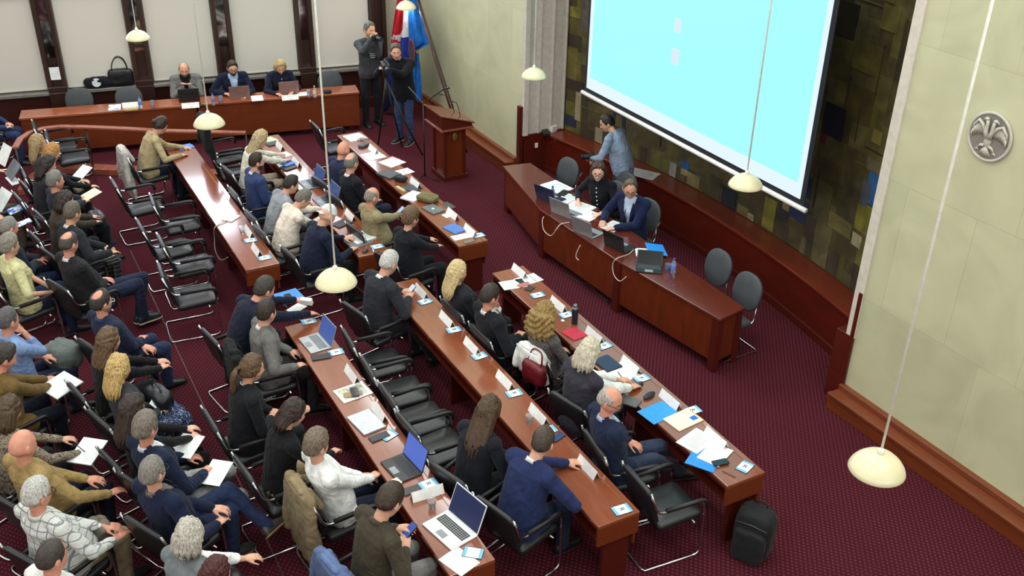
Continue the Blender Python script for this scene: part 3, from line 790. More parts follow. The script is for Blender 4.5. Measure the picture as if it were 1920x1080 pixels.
SPEC = [(1625,325,1660,390,(45,92,146)),(1605,380,1640,440,(118,112,40)),(1625,300,1662,325,(98,90,66)),(1616,338,1632,388,(84,84,92)),(1598,437,1617,463,(172,162,126)),(1637,243,1656,270,(124,114,46)),(1545,195,1585,258,(18,20,36)),(1483,370,1515,415,(34,46,84)),(1460,370,1480,415,(44,40,50)),(1432,370,1455,432,(112,106,36)),(1402,400,1414,422,(158,146,116)),(1382,385,1403,428,(118,108,62)),(1352,352,1380,412,(26,32,44)),(1470,365,1483,395,(128,118,62)),(1550,405,1600,436,(108,100,56)),(1470,462,1497,485,(14,14,16)),(1510,330,1522,372,(24,34,72)),(1540,248,1550,268,(82,12,14)),(1500,350,1515,366,(98,92,44)),(1530,340,1560,420,(82,76,40)),
 (1070,13,1091,33,(112,104,44)),(1091,0,1106,60,(92,84,78)),(1045,0,1060,48,(108,102,32)),(1048,76,1060,105,(134,128,132)),(1064,88,1084,152,(98,90,38)),(1056,148,1064,161,(48,92,146)),(1062,150,1096,170,(52,42,32)),(1038,185,1062,222,(38,42,62)),(1058,212,1082,236,(34,42,66)),(1062,190,1079,216,(92,86,36)),(1080,170,1090,226,(146,136,104)),(1150,205,1174,240,(30,34,62)),(1156,216,1168,238,(92,86,40)),(1257,305,1269,332,(146,142,136)),(1280,302,1294,318,(40,88,140)),(1278,315,1290,328,(156,134,92)),(1288,325,1312,362,(124,114,76)),(1268,345,1318,384,(98,94,38)),(1117,240,1131,268,(148,136,108)),(1190,215,1215,240,(88,80,40)),(1330,330,1352,372,(70,64,44)),(1655,10,1690,60,(96,90,42)),(1600,80,1660,140,(80,74,30)),(1560,0,1610,70,(36,30,20)),(1585,160,1640,230,(74,62,28))]
mb = MB(); mats = []; mid_ = {}
def mm(c):
    if c not in mid_:
        mid_[c] = len(mats)
        qq = NT('mural_paint'); qq.p.inputs['Roughness'].default_value = .6; v_ = qq.obj()
        n1 = qq.n('ShaderNodeTexNoise', i_Scale=3.5, i_Detail=8.0, i_Distortion=.8); qq.l(v_, n1.inputs['Vector'])
        qq.l(qq.ramp(n1.outputs[0], [(.3, lin(mul(c, .72))), (.55, lin(c)), (.75, lin(mul(c, 1.22)))]), qq.p.inputs['Base Color'])
        mats.append(qq.mat)
    return mid_[c]
def patch(x0, x1, z0, z1, th, c):
    n = max(2, int((x1-x0)/.12)+1); rings = []
    for x in np.linspace(x0, x1, n): rings.append([(x, cy(x)-.002, z0), (x, cy(x)+th, z0), (x, cy(x)+th, z1), (x, cy(x)-.002, z1)])
    mb.rings(rings, mm(c))
rg = random.Random(11)
def split(x0, x1, z0, z1, d):
    w, h = x1-x0, z1-z0
    if d > 11 or (w < .55 and h < .6 and rg.random() < .45) or w < .16 or h < .16:
        patch(x0, x1, z0, z1, rg.uniform(.004, .012), rg.choice(PAL)); return
    if w*1.1 > h*rg.uniform(.6, 1.3): k = x0+w*rg.uniform(.3,.7); split(x0, k, z0, z1, d+1); split(k, x1, z0, z1, d+1)
    else: k = z0+h*rg.uniform(.3,.7); split(x0, x1, z0, k, d+1); split(x0, x1, k, z1, d+1)
split(EX-.02, FX+.02, .69, 6.0, 0)
for i, (a, b, c, d, colr) in enumerate(SPEC):
    xa, _ = mhit(a, (b+d)/2); xb, _ = mhit(c, (b+d)/2); _, zt = mhit((a+c)/2, b); _, zb = mhit((a+c)/2, d)
    patch(min(xa,xb), max(xa,xb), max(.69, min(zt,zb)), max(zt,zb), .014+.0007*(i % 7), colr)
for i in range(70):   # thin trowelled lines
    x = rg.uniform(EX+.2, FX-.4); z = rg.uniform(.8, 5)
    if rg.random() < .5: patch(x, x+rg.uniform(.2,.7), z, z+.012, .016, rg.choice([(40,34,20),(96,88,48)]))
    else: patch(x, x+.012, z, z+rg.uniform(.2,.6), .016, rg.choice([(40,34,20),(96,88,48)]))
struct('wall_mural', mb, mats)
# fluted white jamb and wood returns
mb = MB(); y0, y1 = WY, cy(FX)+.02; k = 3
for i in range(k):
    a = y0-.06+(y1-y0+.06)*i/k; b = y0-.06+(y1-y0+.06)*(i+1)/k
    mb.box((FX-.02, (a+b)/2, 4.35), (.04, abs(b-a)-.02, 7.3)); mb.box((FX-.045, b+.012, 4.35), (.05, .03, 7.3))
mb.box((FX-.05, y0-.03, 4.35), (.1, .09, 7.3))
struct('trim_22', mb, [plain((196,188,178), .6)], bevel=.006)
mb = MB(); mb.box((FX-.03, (y0+y1)/2-.02, .35), (.08, abs(y1-y0), .7)); struct('trim_23', mb, [DARKWOOD], bevel=.005)
mb = MB(); mb.box((FX-.02, y0+.035, .6), (.1, .07, 1.2)); struct('trim_24', mb, [DARKWOOD], bevel=.005)
mb = MB(); mb.box((EX+.03, WY-.06, 4.4), (.12, .16, 7.1)); struct('trim_25', mb, [WHITEPAINT], bevel=.006)
mb = MB(); mb.box((EX+.0, WY+.012, .7), (.05, .03, 1.4)); struct('trim_26', mb, [DARKWOOD], bevel=.004)
mb = MB(); mb.box((EX+.1, WY-.25, .43), (.24, .55, .86)); struct('trim_27', mb, [DARKWOOD], bevel=.006)
# projection screen
SY = -8.02
a = on_y(1100, 165, SY); b = on_y(1500, 372, SY); x0, x1 = b.x, a.x; z0 = (a.z+b.z)/2; z1 = 5.3
scr = thing('projection_screen', 'large projection screen showing bright cyan picture in front of the mural', 'projection screen', ((x0+x1)/2, SY, z0))
def so(name, c, d, mat, **k):
    mb = MB(); mb.box((c[0]-(x0+x1)/2, c[1]-SY, c[2]-z0), d); return obj(name, mb, [mat], scr, **k)
so('border', ((x0+x1)/2, SY-.012, (z0+z1)/2), (x1-x0+.14, .012, z1-z0+.14), plain((14,18,26), .8))
pw = so('picture', ((x0+x1)/2, SY, (z0+z1)/2), (x1-x0, .01, z1-z0), glow((226,246,255), 1.0), label='pale margin of the lit picture')
so('picture', ((x0+x1)/2-.01, SY+.004, (z0+z1)/2+.12), (x1-x0-.16, .01, z1-z0-.12), glow((165,255,255), 1.0), label='bright cyan picture area')
for px, py, dx, dz in ((1272,48,.13,.17),(1267,106,.14,.2)):
    c = on_y(px, py, SY); so('slide_icon', (c.x, SY+.008, c.z), (dx, .01, dz), glow((218,235,245), 1.0))
bmb = MB(); bmb.tube([(x0-.12-(x0+x1)/2, 0, -.1), (x1+.12-(x0+x1)/2, 0, -.1)], .03, 12); obj('weight_bar', bmb, [plain((235,235,232), .4)], scr, True)
# eagle medallion on the stone wall
c = on_y(1858, 256, WY)
med = thing('wall_medallion', 'round stone relief medallion of a two-headed eagle high on the right wall', 'relief', (c.x, WY, c.z))
# disc faces +y ; local x to the left as seen by the room
def dmb(): return MB()
MED = plain((188,184,170), .55, name='carved_stone'); MEDD = plain((130,124,116), .7, name='carved_stone_ground')
mb = MB(); mb.lathe([(.0,.0),(.205,.0),(.205,.02),(.0,.02)], n=48); mb.xform(Matrix.Rotation(-PI/2, 4, 'X')); obj('disc', mb, [MEDD], med, 40)
mb = MB(); mb.tube([(.212*math.cos(t), .018, .212*math.sin(t)) for t in np.linspace(0, 2*PI, 56, endpoint=False)], .014, 8, closed=True); obj('rim', mb, [MED], med, True)
mb = MB()
mb.sphere((0,.03,-.035), (.036,.024,.06), 14, 10)
for sd in (1,-1):
    mb.tube([(sd*.012,.036,-.01),(sd*.034,.042,.05),(sd*.03,.042,.11),(sd*.036,.042,.145)], [.024,.021,.016,.015], 10)
    mb.sphere((sd*.044,.044,.156), (.023,.016,.016), 12, 8); mb.tube([(sd*.06,.042,.156),(sd*.082,.04,.14)], [.009,.003], 8)
    mb.tube([(sd*.04,.034,.02),(sd*.075,.044,.1),(sd*.12,.038,.125),(sd*.165,.03,.07),(sd*.178,.026,.01)], [.016,.016,.015,.011,.006], 10)
    for i in range(8):
        t = i/7; bx, bz = sd*(.06+.112*t), .095+.03*math.sin(t*3)-.075*t*t
        L = .10+.035*math.sin(t*PI)-.03*t
        mb.tube([(bx,.028,bz),(bx+sd*.006,.034,bz-L*.55),(bx+sd*(.0-.004*t),.024,bz-L)], [.007,.0085,.003], 8)
    mb.tube([(sd*.025,.03,-.08),(sd*.06,.034,-.09),(sd*.085,.03,-.12)], [.016,.012,.007], 8)
    for k_ in (-1,0,1): mb.tube([(sd*.085,.03,-.12),(sd*(.092+.022*k_),.028,-.15)], [.007,.003], 6)
for i in range(7):
    a_ = (i-3)*.2; mb.tube([(0,.028,-.085),(.045*math.sin(a_),.036,-.085-.045*math.cos(a_)),(.1*math.sin(a_),.026,-.085-.1*math.cos(a_))], [.007,.0095,.006], 8)
obj('two_headed_eagle', mb, [MED], med, True)
# ------------------------------------------------------------------ lamps and light
def lamp_mat():
    q = NT('opal_shade'); q.p.inputs['Base Color'].default_value = lin((228,222,186)); q.p.inputs['Roughness'].default_value = .35
    q.p.inputs['Coat Weight'].default_value = .3
    q.p.inputs['Transmission Weight'].default_value = 0
    tr = q.n('ShaderNodeBsdfTranslucent'); tr.inputs[0].default_value = lin((255,244,205))
    ms_ = q.n('ShaderNodeMixShader'); ms_.inputs[0].default_value = .12
    q.l(q.p.outputs[0], ms_.inputs[1]); q.l(tr.outputs[0], ms_.inputs[2]); q.l(ms_.outputs[0], q.t.nodes['Material Output'].inputs[0]); return q.mat
SHADE = lamp_mat()
LAMPS = [((258,70),46,'white dome pendant lamp over the left half of the rear desk'),((392,230),60,'white dome pendant lamp over the far left desk'),((630,526),81,'white dome pendant lamp hanging in the middle, above the man with white hair'),((762,13),40,'white dome pendant lamp in front of the flags'),((1001,141),49,'white dome pendant lamp in front of the fluted white jamb'),((1398,344),66,'white dome pendant lamp below the bottom bar of the screen'),((1645,875),108,'large white dome pendant lamp over the bare carpet at right')]
proto = None
for (p, w, lab) in LAMPS:
    d = FW + RT*((p[0]-960)/F_PX) - UP*((p[1]-540)/F_PX); c = Vector((0,0,CAMZ))+d*(F_PX*.38/w)
    t = thing('pendant_lamp', lab, 'lamp', c, 0, 'dome pendant lamps')
    mb = MB(); prof = [(.012,.115),(.03,.112),(.07,.1),(.115,.075),(.15,.042),(.175,.006),(.186,-.022),(.184,-.026),(.172,.002),(.147,.037),(.112,.069),(.068,.094),(.03,.105),(.012,.108)]
    out = [[(r*math.cos(2*PI*j/40), r*math.sin(2*PI*j/40), z) for j in range(40)] for r, z in prof]
    mb.rings(out, 0, False, True); obj('lamp_shade', mb, [SHADE], t, True)
    mb = MB(); mb.lathe([(.022,.105),(.024,.13),(.018,.145),(.008,.155)], n=16); obj('cap', mb, [plain((238,236,225), .4)], t, True)
    mb = MB(); mb.tube([(0,0,.15),(0,0,8-c.z)], .0085, 8); obj('cord', mb, [plain((250,248,236), .5)], t, True)
    mb = MB(); mb.sphere((0,0,.04), (.03,.03,.04), 14, 10); obj('bulb', mb, [glow((255,240,210), 3.0)], t, True)
    ld = bpy.data.lights.new('pendant_light', 'POINT'); ld.energy = 6; ld.shadow_soft_size = .03; ld.color = (1,.93,.82)
    lo = bpy.data.objects.new('pendant_light', ld); COL.objects.link(lo); lo.parent = t; lo.location = (0,0,-.015)
for x in (1.5, 5.5, 9.5, 13.5, 16.8):
    for y in (2.5, -1.2, -4.6, -6.6):
        ld = bpy.data.lights.new('ceiling_light', 'AREA'); ld.shape = 'RECTANGLE'; ld.size = 2.2; ld.size_y = 1.1; ld.energy = 74; ld.color = (.93,.99,.97)
        lo = bpy.data.objects.new('ceiling_light', ld); COL.objects.link(lo); lo.location = (x, y, 7.9)
for loc, rot, sx, sy, en in (((-4.3,-2,4.6), (0, -PI/2, 0), 3.0, 10, 330), ((7,5.8,4.8), (-PI/2, 0, 0), 14, 2.6, 290)):
    ld = bpy.data.lights.new('side_fill_light', 'AREA'); ld.shape = 'RECTANGLE'; ld.size = sx; ld.size_y = sy; ld.energy = en; ld.color = (.95,.98,1)  # added soft fill from the near and left walls, no windows known there
    lo = bpy.data.objects.new('side_fill_light', ld); COL.objects.link(lo); lo.location = loc; lo.rotation_euler = rot
w = bpy.data.worlds.new('world'); SC.world = w; w.use_nodes = True
w.node_tree.nodes['Background'].inputs[0].default_value = (.9,.93,1,1); w.node_tree.nodes['Background'].inputs[1].default_value = .1
SC.view_settings.view_transform = 'Standard'; SC.view_settings.look = 'None'; SC.view_settings.gamma = 1; SC.view_settings.exposure = 0
# ------------------------------------------------------------------ desks
DZ = .74
DESKTOP = wood((132,70,44), .2, (1.0,8,8), .9, var=.06)
DESKSIDE = wood((108,48,20), .32)
def row_desk(label, x0, x1, yl, yr):
    """desk running along x; sitters on the +y side"""
    cx, cyy = (x0+x1)/2, (yl+yr)/2; t = thing('conference_desk', label, 'desk', (cx, cyy, 0), 0, 'long desks of the delegates')
    L, W = x1-x0, abs(yl-yr); h = W/2
    mb = MB(); mb.box((0,0,DZ-.015), (L, W, .03)); obj('desktop', mb, [DESKTOP], t, bevel=.005)
    mb = MB(); mb.box((0,-h+.06,DZ+.002), (L, .006, .006)); obj('groove_strip', mb, [wood((150,92,60), .3)], t)
    mb = MB(); mb.box((0,-h+.03,DZ-.03-.16), (L-.02, .022, .32)); obj('front_panel', mb, [DESKSIDE], t, bevel=.003)
    mb = MB(); mb.box((0,.0,DZ-.21), (L-.06, W-.06, .018)); obj('shelf', mb, [DARKWOOD], t)
    mb = MB(); mb.box((0,h-.02,DZ-.05), (L-.04, .02, .04)); obj('edge_rail', mb, [DARKWOOD], t)
    for s in (-1, 1):
        mb = MB(); mb.box((s*(L/2-.014),0,DZ-.03-.1), (.028, W-.004, .2)); obj('side_panel', mb, [DESKSIDE], t, bevel=.003)
    for s in (-1, -.33, .33, 1):
        mb = MB(); mb.box((s*(L/2-.07),-.03,(DZ-.22)/2), (.04, W*.62, DZ-.22)); obj('leg', mb, [DARKWOOD], t, bevel=.004)
row_desk('long desk nearest the camera, with open laptops, in front of man with phone', 5.22, 9.42, -2.43, -2.83)
row_desk('long middle desk with empty chairs behind it and a plastic cup', 5.15, 9.8, -3.76, -4.18)
row_desk('long right desk with blue and red folders beside the black backpack', 5.06, 9.5, -5.05, -5.48)
row_desk('far left desk where the woman in beige sweater sits alone', 10.9, 15.4, -2.42, -2.84)
row_desk('far middle desk with two open blue laptops before a man in white cap', 10.62, 15.25, -3.76, -4.17)
row_desk('far right desk with bright papers nearest to the lectern', 10.32, 14.8, -5.0, -5.42)
# podium desk
t = thing('podium_desk', 'long bowed reddish podium desk below the projection screen', 'desk', (9.9, -6.9, 0))
fr = [(7.36,-6.83),(9.1,-6.6),(10.84,-6.5),(12.47,-6.79)]; bk = [(12.4,-7.23),(7.44,-7.26)]
o9 = (9.9,-6.9)
def loc2(p): return (p[0]-o9[0], p[1]-o9[1])
PODTOP = wood((92,38,26), .2, (1.5,9,9), .6); PODSIDE = wood((100,40,15), .28, (4,1,1))
mb = MB(); mb.prism([loc2(p) for p in fr+bk], DZ-.035, DZ); obj('desktop', mb, [PODTOP], t, bevel=.006)
for i in range(3):
    a, b = Vector(loc2(fr[i])), Vector(loc2(fr[i+1])); d = (b-a).normalized(); n_ = Vector((-d.y, d.x)); 
    a2, b2 = a+d*.03-n_*.03, b-d*.03-n_*.03; 
    mb = MB(); mb.prism([tuple(a2), tuple(b2), tuple(b2-n_*.025), tuple(a2-n_*.025)], .13, DZ-.035); obj('front_panel', mb, [PODSIDE], t, bevel=.004)
a, b = loc2(fr[0]), loc2(bk[1]); mb = MB(); mb.prism([(a[0]+.03,a[1]-.04),(a[0]+.06,a[1]-.04),(b[0]+.06,b[1]+.03),(b[0]+.03,b[1]+.03)], .13, DZ-.035); obj('side_panel', mb, [PODSIDE], t, bevel=.004)
a, b = loc2(fr[3]), loc2(bk[0]); mb = MB(); mb.prism([(a[0]-.03,a[1]-.04),(a[0]-.06,a[1]-.04),(b[0]-.06,b[1]+.03),(b[0]-.03,b[1]+.03)], .13, DZ-.035); obj('side_panel', mb, [PODSIDE], t, bevel=.004)
for p in ((7.44,-6.88),(9.1,-6.65),(10.84,-6.56),(12.39,-6.85),(7.5,-7.2),(12.34,-7.18)):
    q_ = loc2(p); mb = MB(); mb.box((q_[0], q_[1], (DZ-.035)/2), (.12,.08,DZ-.035)); obj('leg', mb, [DARKWOOD], t, bevel=.004)
# rear desk
a, b = at(35, 222, DZ), at(674, 172, DZ); d = (a-b); L = d.length; ang = math.atan2(d.y, d.x)
t = thing('rear_desk', 'long reddish desk along the back wall with three people seated behind', 'desk', ((a+b)/2).to_2d().to_3d(), ang)
# local +x runs to the left, +y points to the camera
RW = .42
back = -1 if (Matrix.Rotation(ang, 3, 'Z')@Vector((0,1,0))).x > 0 else 1
mb = MB(); mb.box((0, -back*RW/2, DZ-.02), (L, RW, .04)); obj('desktop', mb, [wood((150,78,46), .25, (1,10,10), .5)], t, bevel=.006)
for k in (-.5, .5):
    mb = MB(); mb.box((k*L/2, -back*.04, .40), (L/2-.03, .025, .6)); obj('front_panel', mb, [DESKSIDE], t, bevel=.004)
    mb = MB(); mb.box((k*2*(L/2-.03), -back*RW/2, .40), (.03, RW-.06, .6)); obj('side_panel', mb, [DESKSIDE], t, bevel=.004)
for k in (-1, 0, 1):
    mb = MB(); mb.box((k*(L/2-.15), -back*.16, .06), (.1,.1,.12)); obj('foot', mb, [DARKWOOD], t)
for k in (-.75,-.25,.25,.75):
    mb = MB(); mb.cyl((0,0,0), .022, .01, 14); mb.xform(Matrix.Translation((k*L/2,-back*.027+back*.006,.55))@Matrix.Rotation(-back*PI/2, 4, 'X')); obj('cable_grommet', mb, [plain((90,40,20), .4)], t)
REAR = (((a+b)/2), ang, L, back)
# curved rail with base strip
pts = [at(*p, .8) for p in ((28,275),(38,258),(55,247),(80,239),(112,235),(160,236),(230,239),(300,243),(380,245),(460,247))]
t = thing('curved_handrail', 'curved wooden handrail with posts in front of the rear desk', 'handrail', (pts[4].x, pts[4].y, 0))
def strip(pts, w, z0, z1, o):
    mb = MB(); rings = []
    for i, p in enumerate(pts):
        d = (pts[min(i+1, len(pts)-1)]-pts[max(i-1, 0)]); d.z = 0; d.normalize(); n_ = Vector((-d.y, d.x, 0))
        rings.append([(p+n_*sx*w/2-Vector(o)).to_2d().to_3d()+Vector((0,0,z)) for sx, z in ((-1,z0),(1,z0),(1,z1),(-1,z1))])
    mb.rings(rings); return mb
RAILW = wood((150,84,66), .2, (4,4,4), .6)
obj('rail', strip(pts, .10, .76, .80, t.location), [RAILW], t, bevel=.008)
obj('base_strip', strip(pts, .22, 0, .1, t.location), [RAILW], t, bevel=.005)
for i in (0, 3, 5, 7, 9):
    p = pts[i]-t.location; mb = MB(); mb.tube([(p.x, p.y, .09), (p.x, p.y, .77)], .016, 10); obj('post', mb, [plain((46,34,32), .4)], t, True)
# lectern
t = thing('lectern', 'reddish wooden lectern with slanted top near the flags', 'lectern', (14.12, -6.68, 0))
mb = MB(); mb.box((0,0,.45), (.40,.34,.86)); obj('column', mb, [PODSIDE], t, bevel=.004)
mb = MB(); mb.box((0,0,.04), (.50,.44,.08)); obj('base', mb, [DARKWOOD], t, bevel=.006)
for sx in (-1,1):
    for sy in (-1,1): mb = MB(); mb.box((sx*.2, sy*.17, .47), (.05,.05,.82)); obj('pilaster', mb, [DARKWOOD], t, bevel=.006)
mb = MB(); V = [(-.31,-.27,.88),(.31,-.27,.88),(.31,.27,.88),(-.31,.27,.88),(-.31,-.27,.96),(.31,-.27,.96),(.31,.27,1.13),(-.31,.27,1.13)]
mb.add(V, [(0,3,2,1),(4,5,6,7),(0,1,5,4),(1,2,6,5),(2,3,7,6),(3,0,4,7)]); obj('reading_box', mb, [DARKWOOD], t, bevel=.006)
mb = MB(); mb.add([(-.34,-.3,.962),(.34,-.3,.962),(.34,.3,1.146),(-.34,.3,1.146),(-.34,-.3,.985),(.34,-.3,.985),(.34,.3,1.17),(-.34,.3,1.17)], [(0,3,2,1),(4,5,6,7),(0,1,5,4),(1,2,6,5),(2,3,7,6),(3,0,4,7)]); obj('slanted_top', mb, [wood((110,46,30), .25)], t, bevel=.006)
mb = MB(); mb.box((0,.0,.90), (.66,.58,.03)); obj('moulding', mb, [wood((134,70,52), .25)], t, bevel=.006)
mb = MB(); mb.sphere((-.22,.0,.74), (.012,.045,.07), 14, 10); obj('brass_emblem', mb, [plain((130,112,60), .4, .5)], t, True)
# ------------------------------------------------------------------ chairs
def rounded(w, h, r, n=6):
    out = []
    for cx_, cy_, a0 in ((w/2-r,h/2-r,0),(-w/2+r,h/2-r,90),(-w/2+r,-h/2+r,180),(w/2-r,-h/2+r,270)):
        for i in range(n+1): a = R(a0+90*i/n); out.append((cx_+r*math.cos(a), cy_+r*math.sin(a)))
    return out
def pad(outline, th, M, bulge=.35):
    """cushion: outline in local xy, thickness along z"""
    mb = MB(); rings = []
    for k, z in ((.93,-1),(.985,-.75),(1,0),(.985,.75),(.93,1)): rings.append([(x*k, y*k, z*th/2) for x, y in outline])
    rings.insert(0, [(x*.5, y*.5, -th/2*1.1) for x, y in outline]); rings.append([(x*.5, y*.5, th/2*(1+bulge)) for x, y in outline])
    mb.rings(rings); return mb.xform(M)
def bez(pts, r=.06, n=5):
    """round the corners of a polyline"""
    P = [Vector(p) for p in pts]; out = [P[0]]
    for i in range(1, len(P)-1):
        a = (P[i-1]-P[i]); b = (P[i+1]-P[i]); k = min(r, a.length*.49, b.length*.49); a = P[i]+a.normalized()*k; b = P[i]+b.normalized()*k
        for j in range(n+1): t_ = j/n; out.append(a*(1-t_)**2+P[i]*2*t_*(1-t_)+b*t_**2)
    out.append(P[-1]); return out
def back_frame(x, z, deg):
    a = R(deg); h = Vector((-math.sin(a), 0, math.cos(a))); n_ = Vector((math.cos(a), 0, math.sin(a)))
    M = Matrix((Vector((0,1,0)), h, n_)).transposed().to_4x4(); M.translation = (x, 0, z); return M
def chair_mats(): return LEATHER
def make_chair(kind, label, loc, rz, group):
    """seat faces local +x, sitter's hip at the origin"""
    t = thing('cantilever_armchair' if kind == 'arm' else 'round_back_chair', label, 'chair', loc, rz, group)
    cl = LEATHER if kind == 'arm' else plain((62,66,70), .55, name='grey_upholstery')
    M = Matrix.Translation((.07,0,.435))@Matrix.Rotation(R(-3), 4, 'Y')
    obj('seat', pad(rounded(.47,.47,.05), .07, M), [cl], t, True)
    if kind == 'arm':
        M = back_frame(-.225, .675, 15)
        obj('backrest', pad(rounded(.46,.42,.06), .05, M), [cl], t, True)
        path = [(-.285,.245,.88),(-.205,.25,.625),(.28,.27,.64),(.30,.265,.012),(-.28,.255,.012)]
    else:
        out = [(x, y) for x, y in rounded(.46,.46,.2,10)]
        M = back_frame(-.225, .74, 12)
        obj('backrest', pad(out, .05, M), [cl], t, True)
        path = [(-.25,.17,.72),(-.20,.2,.40),(.26,.23,.39),(.28,.235,.012),(-.28,.235,.012)]
    pl = bez(path, .09); pr = [Vector((p.x, -p.y, p.z)) for p in pl][::-1]
    mb = MB(); mb.tube(pl+bez([pl[-1], Vector((-.30,.2,.012)), Vector((-.30,-.2,.012)), pr[0]], .05)[1:-1]+pr, .0125, 8)
    mb.tube([(.2,.262,.40),(.2,-.262,.40)] if kind == 'arm' else [(.2,.22,.395),(.2,-.22,.395)], .011, 8)
    obj('frame', mb, [CHROME], t, True)
    if kind == 'arm':
        for sd in (1,-1):
            mb = MB(); mb.tube(bez([(-.115,sd*.252,.642),(.22,sd*.268,.655),(.285,sd*.268,.64),(.292,sd*.267,.56)], .07), .021, 10); obj('armrest', mb, [BLACKP], t, True)
    return t
PROTO = {}
def chair(kind, loc, yaw, label, group):
    loc = Vector((loc[0], loc[1], 0))
    if kind not in PROTO: PROTO[kind] = make_chair(kind, label, loc, R(yaw), group); return PROTO[kind]
    return dup(PROTO[kind], loc, R(yaw), label, group)
# ------------------------------------------------------------------ the people, their seats
NAVY=(20,28,52); BLACK=(19,19,22); CHAR=(44,46,52); JEANS=(34,48,82); DJEANS=(26,34,56)
def sit(key, px, label, short, chair_kind='arm', chair_yaw=None, **k):
    r = person(key, px, label, **k)
    if chair_kind:
        d = PEOPLE[key]; kind = 'black cantilever armchair under the ' if chair_kind == 'arm' else 'grey round-backed chair under the '
        grp = 'black cantilever armchairs' if chair_kind == 'arm' else 'grey round-backed chairs'
        cback = -.09 if key in ('P23','P24','P25','P26','P27') else .03
        cyw = k.get('yaw', -90) if chair_yaw is None else chair_yaw
        chair(chair_kind, d['loc']-Vector((math.cos(R(cyw)), math.sin(R(cyw)), 0))*cback, cyw, kind+short, grp)
        d['chair'] = (d['loc']-Vector((math.cos(R(cyw)), math.sin(R(cyw)), 0))*cback, R(cyw))
    return r
# --- rear desk
ry = math.degrees(REAR[1])+(90 if REAR[3] > 0 else -90)
sit('P1', (345,131), 'person with bald head and beard in grey blazer over black top at rear desk', 'bald man in grey blazer at the rear desk', 'round', yaw=ry, pitch=22, lean=15, legs='back', top='jacket', topc=(112,112,110), shirt=BLACK, hair='ring', hairc=(120,105,90), hthick=.008, beard=(128,104,88), lh=(.3,.05,.93), rh=(.3,-.05,.92), sc=1.02)
sit('P2', (436,128), 'person with dark beard in navy blazer and pale blue shirt at rear desk', 'bearded man in navy blazer at the rear desk', 'round', yaw=ry+6, pitch=20, lean=17, legs='back', top='jacket', topc=NAVY, shirt=(176,196,226), hairc=(60,46,36), beard=(58,46,38), glasses=(40,30,28), lh='desk', rh=(420,175,.79), sc=1.03)
sit('P3', (526,126), 'person with chin-length blonde hair in navy cardigan behind laptop at rear desk', 'blonde woman at the rear desk', 'round', yaw=ry+4, pitch=30, lean=20, legs='back', sex='f', top='sweater', topc=(24,30,50), collar=(70,100,160), hair='bob', hlen=.1, hairc=(206,182,128), hairc2=(150,120,76), lh='desk', rh='desk', buttons=(200,200,200), sc=1.03)
# --- standing people
person('P4', (693,57), 'person in dark grey printed sweater standing and aiming a photo camera by the flags', yaw=186, hyaw=196, pitch=6, lean=3, sc=1.11, stand=True, top='sweater', topc=(62,64,68), pants=(24,25,30), hairc=(112,108,104), hairc2=(70,66,64), lh=(.27,.02,1.64), rh=(.28,-.09,1.69), lup='in')
person('P5', (742,98), 'person in black jacket and jeans standing behind a video camera on tripod', yaw=122, hyaw=165, pitch=8, lean=13, sc=1.06, stand=True, top='coat', topc=(17,18,24), pants=(48,68,104), hairc=(98,84,70), lh=(.5,.06,1.46), rh=(.5,-.12,1.44), twist=20, sole=(170,168,160), shoe=(28,28,30))
person('P19', (1138,232), 'person in light blue denim shirt bending by the mural behind the podium desk', yaw=28, hyaw=62, pitch=22, lean=24, sc=1.0, stand=True, top='shirt', topc=(122,138,160), pants=(40,44,56), hairc=(34,28,26), lh=(.42,.18,1.02), rh=(.40,.05,1.0), tone='t', belly=.03, hem=.06)
# --- podium
sit('P17', (1122,322), 'person with dark hair and glasses in black buttoned dress writing at the podium desk', 'woman writing at the podium desk', 'round', chair_yaw=96, yaw=118, hyaw=140, pitch=14, lean=12, part=4, sex='f', sc=1.06, top='dress', topc=(18,18,26), hair='bob', hlen=.14, hairc=(78,52,44), hairc2=(40,27,24), glasses=(30,24,26), buttons=(220,220,215), lh=(1127,400,.78), rh=(1084,377,.78), pants=BLACK, sleeve=.75, tone='p')
sit('P18', (1181,354), 'person with glasses in navy blazer and pale striped shirt reading papers at the podium desk', 'man in navy blazer at the podium desk', 'round', chair_yaw=100, yaw=112, hyaw=150, pitch=24, lean=10, sc=1.05, top='jacket', topc=(18,28,62), shirt=(186,204,228), hair='receding', hairc=(104,86,66), hthick=.012, glasses=(70,50,44), lh=(1155,427,.78), rh=(1131,413,.78), tone='m')
# --- far left desk
sit('P7', (301,236), 'person with dark pinned-up hair in beige sweater leaning on the far left desk', 'woman in beige sweater at the far left desk', yaw=-86, hyaw=-72, pitch=30, lean=20, sex='f', sc=1.04, top='sweater', topc=(164,148,112), hair='bun', hairc=(52,36,30), pants=(22,28,46), lh=(343,276,.77), rh=(338,292,.77), belly=.02)
# --- far middle desk
sit('P8', (488,262), 'person with very long blonde hair in white blouse writing at the far middle desk', 'long-haired blonde woman in white blouse', yaw=-84, pitch=26, lean=16, part=3, sex='f', sc=1.04, top='shirt', topc=(214,208,196), hair='long', hlen=.36, hairc=(200,178,132), hairc2=(112,92,66), pants=(150,140,124), lh=(523,290,.78), rh=(538,302,.78), skinleg=True)
sit('P9', (481,304), 'person with short dark hair in bright blue blazer at the far middle desk', 'young man in blue blazer', yaw=-88, hyaw=-84, pitch=8, lean=2, top='jacket', topc=(44,58,98), shirt=(220,222,228), hairc=(48,36,28), beard=(84,64,50), pants=(36,46,80), lh='lap', rh='lap')
sit('P10', (546,347), 'person with short dark hair in light grey sweater beside the first blue laptop', 'dark-haired man in light grey sweater', yaw=-86, pitch=20, lean=22, top='sweater', topc=(138,142,148), hairc=(44,34,28), pants=(40,42,50), lh='desk', rh='desk')
